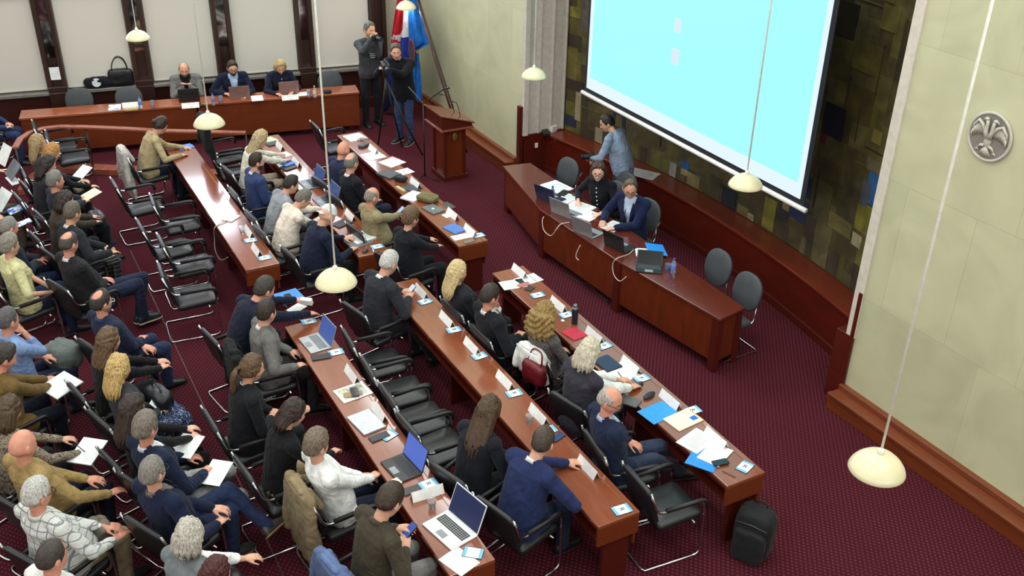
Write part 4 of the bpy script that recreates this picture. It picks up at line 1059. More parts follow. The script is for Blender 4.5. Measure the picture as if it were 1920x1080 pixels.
sit('P11', (568,374), 'person with short grey hair in cream sweater looking down at the far middle desk', 'grey-haired man in cream sweater', yaw=-84, hyaw=-92, pitch=34, lean=24, top='sweater', topc=(216,204,190), hairc=(120,114,106), hairc2=(74,68,62), pants=(60,58,60), lh=(603,392,.78), rh=(600,410,.78), belly=.03)
sit('P12', (614,404), 'person in white backward cap and navy pullover reading at the far middle desk', 'man in white cap', yaw=-84, hyaw=-78, pitch=26, lean=16, sc=1.06, top='sweater', topc=(20,28,50), hair='bald', hairc=(60,50,44), pants=BLACK, lh=(643,446,.79), rh=(657,470,.78), belly=.05)
# --- far right desk
sit('P13', (644,282), 'person with shaved head in blue jacket at the far right desk', 'man with shaved head in blue jacket', yaw=-80, hyaw=-58, pitch=12, lean=6, top='jacket', topc=(28,38,66), hair='bald', hairc=(110,90,76), tone='r', pants=DJEANS, lh='thigh', rh='thigh', belly=.03)
sit('P14', (659,306), 'person with grey-ringed bald crown in black pullover and white collar at the far right desk', 'bald-crowned man in black pullover', yaw=-82, hyaw=-60, pitch=10, lean=-3, sc=1.05, top='sweater', topc=(18,20,28), collar=(225,225,225), hair='crown', hairc=(122,116,110), hairc2=(84,78,72), hthick=.009, pants=DJEANS, lh='thigh', rh='thigh', belly=.05)
sit('P15', (697,370), 'person with bald head in sand-coloured knitted sweater looking at a phone', 'man in sand-coloured sweater with phone', yaw=-82, hyaw=-74, pitch=20, lean=-7, top='sweater', topc=(146,132,100), hair='ring', hairc=(150,140,128), hthick=.006, beard=(170,160,150), tone='r', pants=(52,52,48), lh=(733,404,.83), rh=(750,402,.84), belly=.06, legs='out')
sit('P16', (770,410), 'person with short brown hair in black top, near end of far right desk', 'short-haired woman in black top', yaw=-78, hyaw=-70, pitch=10, lean=4, sex='f', sc=1.06, top='sweater', topc=(20,22,28), hair='short', hthick=.026, hairc=(116,90,62), hairc2=(64,46,34), pants=BLACK, lh=(815,452,.70), rh=(829,465,.68), belly=.05)
# --- near middle desk
sit('P20', (729,494), 'person with white hair in charcoal suit looking at a phone at the middle desk', 'white-haired man in charcoal suit', yaw=-76, hyaw=-66, pitch=26, lean=12, sc=1.08, top='jacket', topc=(38,40,48), shirt=(232,232,230), hairc=(206,204,200), hairc2=(140,136,132), pants=(30,32,38), lh=(752,546,.84), rh=(766,561,.83), beard=(190,186,180), lk=(775,612,.5), la=(812,668,.1))
sit('P21', (916,772), 'person with long dark-brown hair in black blazer at the middle desk', 'long-haired woman in black blazer', yaw=-72, hyaw=-60, pitch=26, lean=12, sex='f', sc=1.08, top='jacket', topc=(22,24,32), hair='long', hlen=.36, hairc=(84,62,40), hairc2=(42,30,24), part=2, pants=BLACK, lh=(948,852,.72), rh=(952,870,.70))
sit('P22', (1018,830), 'person with short dark hair in royal blue suit leaning on the middle desk', 'man in royal blue suit', yaw=-74, hyaw=-56, pitch=18, lean=18, sc=1.08, top='jacket', topc=(32,42,80), hair='short', hthick=.011, hairc=(78,66,56), hairc2=(40,33,30), collar=(222,222,226), pants=(28,36,62), lh=(1060,868,.79), rh=(1052,925,.76), rup='out', belly=.03)
# --- near right desk
sit('P23', (858,512), 'person with straight shoulder-length blonde hair in black suit at the right desk', 'blonde woman in black suit', yaw=-86, pitch=10, lean=-12, part=-3, sex='f', sc=1.05, top='jacket', topc=(30,32,40), hair='long', hlen=.26, hairc=(216,196,148), hairc2=(164,138,88), pants=(24,24,30), lh='lap', rh='lap', collar=(225,225,222))
sit('P24', (918,557), 'person with dark hair in black suit resting chin on hand at the right desk', 'man in black suit resting his chin', yaw=-88, hyaw=-82, pitch=20, lean=-10, sc=1.05, top='jacket', topc=(22,23,30), shirt=(232,232,232), tie=(90,90,96), hairc=(52,42,36), pants=(22,23,28), lh='chin', rh=(971,632,.80), lcurl=60, tone='r')
sit('P25', (1021,592), 'person with big curly light-brown hair in grey patterned dress at the right desk', 'curly-haired woman', yaw=-78, hyaw=-70, pitch=6, lean=-7, sex='f', sc=1.06, top='dress', topm=mottled((58,54,56), (104,98,98), 60, .5, dist=2.0), hair='curly', hlen=.19, hairc=(168,138,82), hairc2=(98,76,42), pants=(40,38,42), lh='thigh', rh='thigh')
sit('P26', (1104,663), 'person with silver bob in dark vest and white blouse writing at the right desk', 'silver-haired woman in dark vest', yaw=-76, hyaw=-72, pitch=22, lean=3, part=5, sex='f', sc=1.08, top='vest', topc=(52,50,60), shirt=None, hair='bob', hlen=.13, hairc=(214,206,186), hairc2=(150,140,116), pants=(36,34,40), lh=(1178,716,.78), rh=(1185,727,.785), belly=.02, sleeve_c=(226,228,224), collar=(228,228,224))
sit('P27', (1143,752), 'person with white hair and glasses in navy blazer, legs stretched beside the right desk', 'white-haired man with glasses in navy blazer', yaw=-98, hyaw=-138, pitch=22, lean=-9, sc=1.08, top='jacket', topc=(24,34,60), shirt=(180,196,224), hair='ring', hairc=(190,182,172), hthick=.008, glasses=(60,50,50), pants=(44,54,76), lh=(1176,826,.72), rh=(1160,806,.82), rcurl=55, tone='r', lk=(1235,836,.56), la=(1290,855,.12), rk=(1225,862,.56), ra=(1275,882,.12), shoe=(40,24,20))
# --- near left desk
sit('P28', (496,544), 'person in dark navy pullover reaching forward over the left desk with a white box', 'man in dark navy pullover reaching forward', yaw=-80, hyaw=-74, pitch=22, lean=26, sc=1.1, top='sweater', topc=(20,26,44), hairc=(66,60,54), hairc2=(40,36,33), pants=BLACK, lh=(556,562,.86), rh=(578,588,.84), rup='out', tone='r')
sit('P29', (500,586), 'person with dark hair in grey blazer looking away over the left desk', 'man in grey blazer at the near left desk', yaw=-92, hyaw=-58, pitch=8, lean=2, sc=1.05, top='jacket', topc=(104,102,100), collar=(228,228,228), hairc=(58,44,38), hairc2=(36,28,26), pants=(46,44,44), lh='thigh', rh=(553,688,.72))
sit('P30', (473,692), 'person with long brown ponytail in black blazer at the left desk', 'woman with ponytail', yaw=-86, pitch=12, lean=8, sex='f', sc=1.08, top='jacket', topc=(24,25,30), hair='pony', hlen=.24, hairc=(104,78,52), hairc2=(54,40,32), pants=(26,27,32), lh='thigh', rh='lap', collar=(210,205,200))
sit('P31', (550,776), 'person with dark hair in black top propping forehead on hand, beige trousers', 'woman in black top propping her head', yaw=-84, hyaw=-88, pitch=24, lean=12, part=4, sex='f', sc=1.06, top='sweater', topc=(18,18,22), hair='long', hlen=.14, hairc=(56,38,34), hairc2=(30,22,22), pants=(150,132,102), lh='brow', rh=(622,850,.72), lcurl=60, rcurl=40, watch=-1)
sit('P32', (593,836), 'person with grey curly hair in white shirt at the left desk', 'man in white shirt', yaw=-84, hyaw=-66, pitch=14, lean=-15, sc=1.08, top='shirt', topc=(226,228,226), hair='short', hthick=.022, hairc=(128,112,96), hairc2=(78,66,56), pants=(24,30,48), lh='thigh', rh=(697,896,.72), rup='out', belly=.02)
sit('P33', (730,940), 'person with brown hair in dark olive shirt looking at a phone at the left desk', 'man in dark olive shirt', yaw=-80, hyaw=-64, pitch=30, lean=12, sc=1.1, top='shirt', topc=(64,58,46), collar=(70,64,52), hairc=(66,50,36), hairc2=(36,28,22), pants=(118,118,114), lh=(742,990,.86), rh=(760,1032,.84))
# --- audience, aisle row
sit('P34', (72,270), 'person with long pale blonde hair at the far end of the aisle row', 'pale blonde woman at the far end of the aisle row', yaw=-88, hyaw=-76, pitch=6, lean=-6, part=3, sex='f', sc=1.04, top='sweater', topc=(60,62,72), hair='long', hlen=.26, hairc=(176,152,110), hairc2=(122,100,70), pants=BLACK, lh='lap', rh='lap')
sit('P35', (98,287), 'person with ginger hair reading papers in the aisle row', 'ginger-haired woman', yaw=-80, hyaw=-76, pitch=24, lean=8, sex='f', sc=1.02, top='sweater', topc=(18,20,26), hair='bob', hlen=.13, hairc=(188,140,76), hairc2=(128,84,40), pants=(18,18,22), lh=(150,338,.74), rh=(168,350,.72))
sit('P36', (90,310), 'person with dark hair half hidden behind the grey-haired man in navy', 'dark-haired woman half hidden in the aisle row', yaw=-80, pitch=24, lean=10, sex='f', sc=1.0, top='sweater', topc=(40,38,44), hair='long', hlen=.22, hairc=(48,38,38), hairc2=(28,24,26), pants=BLACK, lh='lap', rh='lap')
sit('P37', (104,340), 'person with short grey hair in dark navy jacket holding a cream sheet', 'grey-haired man in dark navy jacket', yaw=-78, hyaw=-72, pitch=6, lean=-5, sc=1.04, top='jacket', topc=(30,36,50), hairc=(128,126,122), hairc2=(84,82,80), tone='r', pants=(20,22,28), lh=(150,372,.74), rh=(170,380,.72))
sit('P38', (122,378), 'person with dark hair in brown jacket and checked skirt in the aisle row', 'dark-haired woman in brown jacket', yaw=-78, pitch=22, lean=8, sex='f', sc=1.0, top='jacket', topc=(58,48,40), hair='bob', hlen=.12, hairc=(56,42,36), hairc2=(34,26,24), pants=(30,32,38), lh=(178,408,.74), rh=(188,418,.74))
sit('P39', (136,400), 'person with greying brown hair in black suit and white collar holding a phone', 'man in black suit and white collar in the aisle row', yaw=-72, hyaw=-52, pitch=14, lean=4, sc=1.04, top='jacket', topc=(34,36,42), shirt=(225,226,226), collar=(225,226,226), hairc=(104,92,78), hairc2=(66,58,50), pants=check((26,28,36), (170,168,150), .06, .06), lh=(194,462,.76), rh=(205,474,.76))
sit('P40', (129,458), 'person with bald crown in black pullover, jeans and white-soled shoes', 'bald-crowned man in black pullover with crossed legs', yaw=-66, hyaw=-50, pitch=20, lean=-9, sc=1.08, top='sweater', topc=(30,30,33), collar=(222,222,222), hair='crown', hairc=(78,70,66), hairc2=(46,42,42), hthick=.010, tone='r', pants=(28,36,58), lh='lap', rh='lap', belly=.08, lk=(268,520,.56), la=(262,590,.14), rk=(258,532,.60), ra=(270,592,.16), sole=(190,184,166), shoe=(40,42,50))
sit('P41', (190,568), 'person with white-framed glasses, grey beard and navy polo, bald at the back', 'bearded man in navy polo with white-framed glasses', yaw=-68, hyaw=-64, pitch=10, lean=-10, sc=1.06, top='sweater', topc=(28,36,62), hair='crown', hairc=(60,52,48), hairc2=(36,32,30), collar=(52,72,112), beard=(170,164,156), glasses=(210,210,206), tone='r', pants=(32,42,72), lh=(272,652,.72), rh='lap', belly=.05)
sit('P42', (205,640), 'person with long wavy brown hair in black top in the aisle row', 'woman with long wavy brown hair', yaw=-76, hyaw=-66, pitch=12, lean=4, part=3, sex='f', sc=1.06, top='sweater', topc=(20,20,24), hair='wavy', hlen=.28, hairc=(112,86,58), hairc2=(62,46,34), pants=(22,24,32), lh=(330,682,.70), rh=(325,690,.70))
sit('P43', (224,692), 'person with straight blonde hair flipping over the chair back, blue patterned skirt', 'blonde woman with blue patterned skirt', yaw=-72, hyaw=-60, pitch=10, lean=-5, part=4, sex='f', sc=1.06, top='sweater', topc=(48,50,58), hair='long', hlen=.24, hairc=(214,184,122), hairc2=(140,108,60), pants=mottled((16,20,36), (60,88,150), 26, .53, (170,180,200), dist=3.0), skirt=.5, lh='lap', rh='lap')
sit('P44', (249,768), 'person with long very dark hair in black dress holding a white sheet', 'woman with very dark long hair', yaw=-74, hyaw=-66, pitch=14, lean=-6, sex='f', sc=1.05, top='dress', topc=(22,21,25), hair='long', hlen=.30, hairc=(62,46,38), hairc2=(34,26,24), pants=(20,20,24), skirt=.25, lh=(366,806,.72), rh=(362,822,.72), tone='p')
sit('P45', (273,804), 'person with thick grey hair in navy blazer and light grey trousers', 'grey-haired man in light grey trousers', yaw=-66, hyaw=-52, pitch=14, lean=-11, sc=1.08, top='jacket', topc=(22,30,54), shirt=(222,224,226), hairc=(128,118,106), hairc2=(78,72,66), hthick=.022, tone='r', pants=(158,160,158), lh='thigh', rh=(382,888,.74), legs='sit', lk=(428,884,.56), rk=(452,930,.55), shoe=(30,30,32))
sit('P46', (286,887), 'person with grey hair, glasses and navy blazer, one tan shoe sole showing', 'man with glasses, navy blazer and crossed jeans', yaw=-62, hyaw=-50, pitch=8, lean=-13, sc=1.08, top='jacket', topc=(19,28,54), shirt=mottled((60,66,80), (128,110,90), 50, .5), hair='short', hthick=.012, hairc=(140,134,126), hairc2=(90,86,82), glasses=(30,32,40), pants=(32,44,74), lh=(412,958,.74), rh=(405,985,.72), lk=(428,918,.66), la=(500,985,.40), sole=(136,112,74), shoe=(58,56,56), watch=1, belly=.03)
sit('P47', (356,1006), 'person with silver bob in grey denim vest and white scarf', 'silver-haired woman in grey denim vest', yaw=-60, hyaw=-44, pitch=14, lean=2, part=-5, sex='f', sc=1.06, top='vest', topc=(110,116,120), hair='bob', hlen=.10, hairc=(204,198,186), hairc2=(128,122,114), pants=(22,22,26), lh=(478,1048,.76), rh='lap', collar=(226,228,228), sleeve_c=(226,228,226))
sit('P48', (406,1078), 'person with dark auburn hair at the bottom edge of the aisle row', 'auburn-haired woman at the bottom edge', yaw=-70, pitch=14, lean=4, sex='f', sc=1.02, top='sweater', topc=(30,26,30), hair='bob', hlen=.12, hairc=(84,36,34), hairc2=(46,20,22), lh='lap', rh='lap')
# --- audience, row at the left edge
sit('P6', (-22,176), 'person in blue denim jacket cut off by the left edge beyond the handrail', 'person in blue denim by the left edge', yaw=-100, lean=8, top='jacket', topc=(40,60,98), pants=(36,50,84), lh='thigh', rh='thigh', hairc=(60,50,44))
sit('P49', (-42,318), 'person with raised sheet of paper cut off by the left edge', 'person with raised sheet at the left edge', yaw=-80, lean=4, top='tee', sleeve=.0, topc=(90,96,104), lh=(6,318,.92), rh=(12,430,.74), hairc=(110,100,90), pants=(84,80,66))
sit('P50', (17,428), 'person with thinning grey hair in dark suit at the left edge', 'thin-haired man in dark suit at the left edge', yaw=-72, hyaw=-66, pitch=18, lean=2, sc=1.04, top='jacket', topc=(34,40,54), shirt=(222,224,226), hair='receding', hairc=(140,136,130), hairc2=(96,92,88), hthick=.01, tone='r', pants=(30,40,66), lh=(72,484,.74), rh=(66,492,.74), watch=1)
sit('P51', (18,462), 'person with short grey hair in pale yellow top and white bracelet', 'grey-haired woman in pale yellow top', yaw=-74, hyaw=-64, pitch=10, lean=-5, sex='f', sc=1.06, top='tee', sleeve=0.0, topc=(200,196,148), hair='short', hthick=.024, hairc=(148,142,130), hairc2=(96,90,80), pants=(28,40,70), lh=(98,540,.72), rh=(92,548,.72), watch=1)
sit('P52', (15,602), 'person in light blue shirt with fist at mouth at the left edge', 'man in light blue shirt', yaw=-66, hyaw=-56, pitch=12, lean=-3, sc=1.06, top='shirt', topc=(124,148,192), collar=(130,154,198), hair='short', hthick=.012, hairc=(96,92,96), hairc2=(60,58,60), tone='r', pants=(28,36,58), sleeve=.6, lh=(80,668,.74), rh='chin', rcurl=70)
sit('P53', (8,672), 'person with short dark hair in olive jacket holding a white folder', 'woman in olive jacket', yaw=-64, hyaw=-76, pitch=26, lean=6, sex='f', sc=1.06, top='coat', topc=(104,82,44), hair='short', hthick=.022, hairc=(62,54,50), hairc2=(36,32,32), pants=(18,22,34), lh=(82,712,.74), rh=(90,726,.73), tone='r')
sit('P54', (17,772), 'person with brown hair in leopard-print cardigan taking notes', 'woman in leopard-print cardigan', yaw=-60, hyaw=-50, pitch=22, lean=8, sex='f', sc=1.04, top='sweater', topm=mottled((60,50,44), (168,154,136), 55, .47, (120,104,88), dist=1.5), hair='bob', hlen=.14, hairc=(88,68,48), hairc2=(54,42,32), pants=(24,26,34), lh=(130,826,.75), rh=(146,850,.75), collar=(228,230,228))
sit('P55', (43,836), 'person with shaved head in mustard sweater and clasped hands', 'bald man in mustard sweater', yaw=-60, hyaw=-60, pitch=12, lean=-9, sc=1.1, top='sweater', topc=(152,128,82), hair='bald', hairc=(120,96,80), tone='r', pants=(30,34,50), lh=(200,908,.72), rh=(204,926,.71), belly=.06)
sit('P56', (69,928), 'person with white hair and dark glasses in white and grey plaid shirt', 'white-haired man in plaid shirt', yaw=-58, hyaw=-60, pitch=14, lean=-9, sc=1.1, top='shirt', topm=check((206,208,204), (96,102,112), .075, .12), collar=(206,208,204), hair='short', hthick=.013, hairc=(204,202,198), hairc2=(140,138,136), tone='r', glasses=(24,28,40), pants=(156,142,112), lh=(212,992,.74), rh=(218,1010,.72), watch=1, belly=.10, sleeve=.8)
sit('P57', (98,1046), 'person with sunglasses on cropped head in white t-shirt at bottom left', 'man in white t-shirt at bottom left', yaw=-58, hyaw=-62, pitch=18, lean=-5, sc=1.1, top='tee', sleeve=0.0, topc=(222,224,220), hair='receding', hthick=.006, hairc=(70,62,58), hairc2=(46,42,40), tone='r', glasses=(44,50,60,46), lh='thigh', rh='thigh', belly=.05)
# ------------------------------------------------------------------ empty chairs
AC, RC = 'black cantilever armchairs', 'grey round-backed chairs'
def seat_at(px, py, yaw=-90):
    p = at(px, py, .47); return p-Vector((math.cos(R(yaw)), math.sin(R(yaw)), 0))*.07
for px, py, lab in ((115,272,'empty black armchair beyond the pale blonde woman, near the curved handrail'),(140,292,'empty black armchair just below the one nearest the curved handrail'),(270,384,'empty black armchair next below the grey coat, left of the far left desk'),(342,417,'empty black armchair closest to the middle of the far left desk'),(322,464,'empty black armchair level with the plaid trousers, left of the far left desk'),(362,494,'empty black armchair level with the cable loop of the far left desk'),(365,551,'empty black armchair nearest the white-soled shoes'),
    (425,292,'empty black armchair at the far end between the far left and far middle desks'),(440,320,'empty black armchair with a black coat on its back, behind the far left desk'),(632,272,'empty black armchair beyond the man with shaved head'),
    (714,678,'empty black armchair next to the white-haired man at the middle desk'),(752,732,'second empty black armchair below the white-haired man at the middle desk'),(790,783,'third empty black armchair behind the closed grey laptop'),(826,836,'empty black armchair beside the long-haired woman in black blazer'),(1250,942,'empty black armchair at the near end of the right desk')):
    chair('arm', seat_at(px, py), -90+random.uniform(-5,5), lab, AC)
for px, py, yaw, lab in ((1051,322,98,'empty grey round-backed chair at the far end of the podium desk'),(1160,350,95,'empty grey round-backed chair between the two people at the podium desk'),(1332,500,90,'empty grey round-backed chair behind the water bottle at the podium desk'),(1386,545,90,'empty grey round-backed chair at the near end of the podium desk')):
    p = at(px, py, .78)+Vector((0,-.13,0)); chair('round', p+Vector((math.cos(R(yaw)), math.sin(R(yaw)), 0))*.225, yaw, lab, RC)
for px, py, lab in ((147,192,'empty grey round-backed chair leftmost behind the rear desk'),(241,189,'empty grey round-backed chair below the black handbag'),(622,158,'empty grey round-backed chair at the right end of the rear desk')):
    p = at(px, py, .78); chair('round', p+Vector((math.cos(R(ry)), math.sin(R(ry)), 0))*.02, ry, lab, RC)
# ------------------------------------------------------------------ small things on the desks
def world_hand(key, side): d = PEOPLE[key]; return d['loc']+Matrix.Rotation(d['yaw'], 3, 'Z')@d['arms'][side][2]
def solo(name, mb, mats, loc, rz, label, cat, group=None, smooth=False, bevel=0, tilt=None):
    o = obj(name, mb, mats, None, smooth, bevel); o.location = loc; o.rotation_euler = (0, 0, R(rz))
    if tilt: o.rotation_euler = (R(tilt[0]), R(tilt[1]), R(rz))
    return tag(o, label, cat, group)
def flat(name, cat, label, px, py, w, d, rz, mat, h=.003, z=DZ, group=None):
    mb = MB(); mb.box((0,0,h/2+.0005), (w, d, h)); p = at(px, py, z+h); p.z = z
    return solo(name, mb, [mat], p, rz, label, cat, group)
PAPER = plain((238,242,242), .75, name='paper'); PAPERY = plain((240,234,196), .75, name='cream_paper')
INK = plain((120,124,130), .8, name='printed_lines')
def page(label, px, py, rz=-90, w=.297, d=.21, z=DZ, h=.003, lines=True, mat=None, cat='paper', name='paper_sheet', group='papers'):
    p = at(px, py, z+h); p.z = z
    t = thing(name, label, cat, p, R(rz), group)
    mb = MB(); mb.box((0,0,h/2+.0005), (w, d, h)); obj('sheet', mb, [mat or PAPER], t)
    if lines:
        mb = MB(); rg_ = random.Random(int(px*7+py)); y = w*.38
        while y > -w*.4: mb.box((y, -d*.05*rg_.random(), h+.0008), (.0035, d*rg_.uniform(.55,.8), .0006)); y -= .017
        obj('printed_lines', mb, [INK], t)
    return t
def card_mesh():
    mb = MB(); L, W, H = .29, .075, .088; th = .0022
    for s in (-1, 1):
        V = []
        for y in (-L/2, L/2): V += [(s*W/2, y, .001), (0, y, H), (0-s*th, y, H-.004), (s*(W/2-th), y, .001)]
        mb.add(V, [(0,1,2,3),(4,5,6,7),(0,1,5,4),(1,2,6,5),(2,3,7,6),(3,0,4,7)])
    return mb
CARDME = None
def name_card(px, py, label, rz=-90, z=DZ):
    global CARDME
    if CARDME is None: CARDME = mesh_of(card_mesh(), [WHITEP], name='name_card'); fix_normals(CARDME)
    p = at(px, py, z+.045); p.z = z
    return tag(obj('name_card', CARDME, None, loc=p, rz=R(rz)), label, 'name card', 'white tent name cards')
def letter_mesh(txt, size):
    c = bpy.data.curves.new('t', 'FONT'); c.body = txt; c.size = size; c.extrude = .0006; c.align_x = 'CENTER'; c.align_y = 'CENTER'
    o = bpy.data.objects.new('t', c); COL.objects.link(o)
    me = bpy.data.meshes.new_from_object(o.evaluated_get(bpy.context.evaluated_depsgraph_get())); bpy.data.objects.remove(o); bpy.data.curves.remove(c)
    me.materials.clear(); me.materials.append(plain((60,64,68), .7, name='print')); return me
LETTER = letter_mesh('R', .066)
BLUEP = plain((110,190,240), .6, name='sky_blue_print')
RPROTO = None
def r_card(px, py, label, rz=-90, letter=True):
    """holder with a printed card; local +x = top of the letter"""
    global RPROTO
    p = at(px, py, DZ+.006); p.z = DZ
    if RPROTO is not None and letter: return dup(RPROTO, p, R(rz), label)
    t = thing('place_card' if letter else 'blue_card', label, 'card', p, R(rz), 'blue and white place cards')
    mb = MB(); mb.box((0,0,.0025), (.165,.118,.005)); obj('holder', mb, [plain((36,46,60), .4)], t)
    mb = MB(); mb.box((0,0,.0056), (.155,.108,.002)); obj('card', mb, [plain((226,244,250), .6, name='card_white')], t)
    for s in (-1,1): mb = MB(); mb.box((s*.064,0,.0068), (.025,.108,.0008)); obj('blue_band', mb, [BLUEP], t)
    if letter:
        o = obj('letter', LETTER, None, t, loc=(0,0,.0075), rz=-PI/2)
        RPROTO = t
    return t
LAPC = {'silver': plain((176,180,184), .35, .6, name='silver_shell'), 'black': plain((26,27,30), .4, name='black_shell'), 'white': plain((222,226,226), .4, name='light_shell'), 'grey': plain((112,120,124), .4, .3, name='grey_shell'), 'rose': plain((150,118,112), .4, .3, name='rose_shell'), 'navy': plain((30,44,76), .4, name='navy_shell')}
KEYS = plain((34,36,40), .5, name='keys')
def laptop(label, px, py, rz=-90, shell='silver', scr=(96,128,210), glowk=.8, ang=108, w=.35, d=.235, keys=None, z=DZ):
    p = at(px, py, z+.02); p.z = z
    t = thing('laptop', label, 'laptop', p, R(rz), 'open laptops'); m_ = LAPC[shell]
    mb = MB(); mb.box((0,0,.009), (d, w, .016)); obj('base', mb, [m_], t, bevel=.004)
    mb = MB()
    for i in range(5):
        for j in range(14): mb.box((-.01+i*.019+.01, (j-6.5)*w*.062, .0178), (.0155, w*.054, .002))
    obj('keyboard', mb, [keys or KEYS], t)
    mb = MB(); mb.box((-d*.3, 0, .0174), (.06, .1, .001)); obj('touchpad', mb, [plain((140,144,150), .4)], t)
    M = Matrix.Translation((d/2-.004, 0, .016))@Matrix.Rotation(R(ang), 4, 'Y')
    mb = MB(); mb.box((-d/2, 0, .004), (d, w, .007)); l = obj('lid', mb.xform(M), [m_], t, bevel=.003)
    mb = MB(); mb.box((-d/2, 0, -.0005), (d-.02, w-.02, .002)); obj('screen', mb.xform(M), [glow(scr, glowk) if glowk else plain(scr, .2)], l)
    return t
def closed_laptop(label, px, py, rz=-90, shell='silver', logo=True, w=.34, d=.24):
    p = at(px, py, DZ+.02); p.z = DZ; t = thing('closed_laptop', label, 'laptop', p, R(rz))
    mb = MB(); mb.box((0,0,.007), (d, w, .013)); obj('base', mb, [LAPC[shell]], t, bevel=.004)
    mb = MB(); mb.box((0,0,.017), (d, w, .006)); obj('lid', mb, [LAPC[shell]], t, bevel=.003)
    if logo: mb = MB(); mb.lathe([(.0,.0),(.022,.0),(.022,.0015),(0,.0015)], (0,0,.0205), 24); obj('round_logo', mb, [plain((228,232,232), .3)], t)
    return t
def phone(label, loc, rz, tilt=None, scr=(30,34,44), on=0, case=(20,20,24), w=.155, d=.075):
    t = thing('mobile_phone', label, 'phone', loc, R(rz), 'mobile phones')
    if tilt: t.rotation_euler = (R(tilt[0]), R(tilt[1]), R(rz))
    mb = MB(); mb.prism(rounded(w, d, .012, 4), .0005, .009); obj('body', mb, [plain(case, .3, name='phone_case')], t)
    mb = MB(); mb.prism(rounded(w-.01, d-.008, .008, 4), .009, .0098); obj('screen', mb, [glow(scr, on) if on else plain(scr, .1)], t)
    return t
def dphone(label, px, py, rz, z=DZ, **k): p = at(px, py, z+.01); p.z = z; return phone(label, p, rz, **k)
def book(name, label, px, py, w, d, h, rz, c, cat='notebook', z=DZ, group=None, rough=.5):
    mb = MB(); mb.box((0,0,h/2), (w, d, h)); p = at(px, py, z+h); p.z = z
    return solo(name, mb, [plain(c, rough, name='cover')], p, rz, label, cat, group, bevel=.002)
def bottle(label, px, py, z=DZ, cap=(40,80,190), lab=(90,130,210)):
    p = at(px, py, z+.11); p.z = z; t = thing('water_bottle', label, 'bottle', p, 0, 'plastic water bottles')
    mb = MB(); mb.lathe([(.02,.0),(.031,.004),(.032,.05),(.03,.06),(.032,.07),(.032,.13),(.028,.155),(.014,.185),(.013,.2)], n=18); obj('body', mb, [glass_m((215,235,250))], t, True)
    mb = MB(); mb.lathe([(.0325,.07),(.0328,.075),(.0328,.125),(.0325,.128)], n=18); obj('paper_band', mb, [plain(lab, .5)], t, True)
    mb = MB(); mb.lathe([(.0155,.197),(.0155,.214),(.013,.217)], n=14); obj('cap', mb, [plain(cap, .4)], t, True)
    return t
def cup(label, px, py, z=DZ, c=(240,245,248), h=.095, r=.038, cat='cup', name='plastic_cup'):
    p = at(px, py, z+h/2); p.z = z
    mb = MB(); pr = [(.0,.001),(r*.7,.001),(r,h),(r+.002,h+.001),(r+.001,h+.003),(r-.002,h),(r*.7-.002,.004),(0,.004)]
    mb.lathe(pr, n=20, cap=False); return solo(name, mb, [glass_m(c)], p, 0, label, cat, 'drinking cups', True)
RY = -90
# right desk (near)
for px, py, l in ((974,507,'white name card at the far end of the right desk'),(1047,569,'white name card beside the dark flask on the right desk'),(1115,627,'white name card behind the red folder on the right desk'),(1183,683,'white name card behind the big white sheet and dark tablet on the right desk'),(1257,748,'white name card behind the blue folder on the right desk'),(1343,820,'white name card behind the open papers at the near end of the right desk'),
    (790,545,'white name card before the white-haired man, farthest on the middle desk'),(838,597,'second white name card from the far end of the middle desk'),(885,647,'third white name card from the far end of the middle desk'),(947,711,'white name card left of the white jacket, middle desk'),(1010,775,'white name card behind the plastic cup on the middle desk'),(1103,874,'white name card nearest the camera on the middle desk'),
    (660,700,'white name card above the framed white tray on the left desk'),(711,771,'white name card leaning at the closed silver laptop'),
    (467,433,'white name card beside the cup on the far left desk'),(481,467,'white name card at the near end of the far left desk'),
    (657,402,'white name card beside the second blue laptop on the far middle desk'),(525,272,'farthest white name card on the far middle desk'),(556,303,'white name card beside the writing blonde woman on the far middle desk'),
    (779,342,'white name card beside the grey bag on the far right desk'),(849,400,'white name card in the middle of the far right desk'),(882,431,'white name card at the near end of the far right desk'),(700,279,'farthest white name card on the far right desk')):
    name_card(px, py, l)
for px, py, l in ((1008,553,'blue and white card with R beside the phone and wallet on the right desk'),(1062,590,'blue and white card with R beside the dark flask'),(1133,648,'blue and white card with R behind the silver-haired woman'),(1203,709,'blue and white card with R beside the hand of the silver-haired woman'),(1299,769,'blue and white card half under the cream notebook'),
    (797,565,'blue and white card with R before the white-haired man'),(851,618,'blue and white card with R, second on the middle desk'),(899,667,'blue and white card with R left of the white jacket'),(964,737,'blue and white card with R in the middle of the middle desk'),(1166,955,'blue and white card with R at the near end of the middle desk'),
    (579,602,'blue and white card with R under the reaching hands on the left desk'),(630,660,'blue and white card with R beside the first open laptop on the left desk'),(803,907,'blue and white card with R beside the dark wallet on the left desk'),(470,450,'blue and white card, upper of two on the far left desk'),(496,483,'blue and white card at the near end of the far left desk'),(897,441,'blue and white card at the near end of the far right desk'),(707,462,'blue and white card beside the mouse on the far middle desk')):
    r_card(px, py, l, -90+random.uniform(-6,6))
r_card(1397,875,'blue and white card with R at the near end of the right desk', -68)
r_card(729,816,'blue card under the black notebook beside the closed laptop', -70, False); r_card(887,1036,'blue card half under the white sheet at the near end of the left desk', -130, False); r_card(1028,806,'blue card in front of the man in royal blue suit', -90, False)
G = 'papers'
page('white printed sheets at the far end of the right desk', 962, 533, -98); page('white sheet partly under the phone on the right desk', 991, 524, -84)
dphone('pink-cased phone on the papers of the right desk', 982, 533, -85, z=DZ+.004, scr=(190,120,112), case=(200,130,120))
book('wallet', 'dark wallet beside the pink-cased phone', 993, 540, .11, .09, .012, -60, (52,44,42), 'wallet')
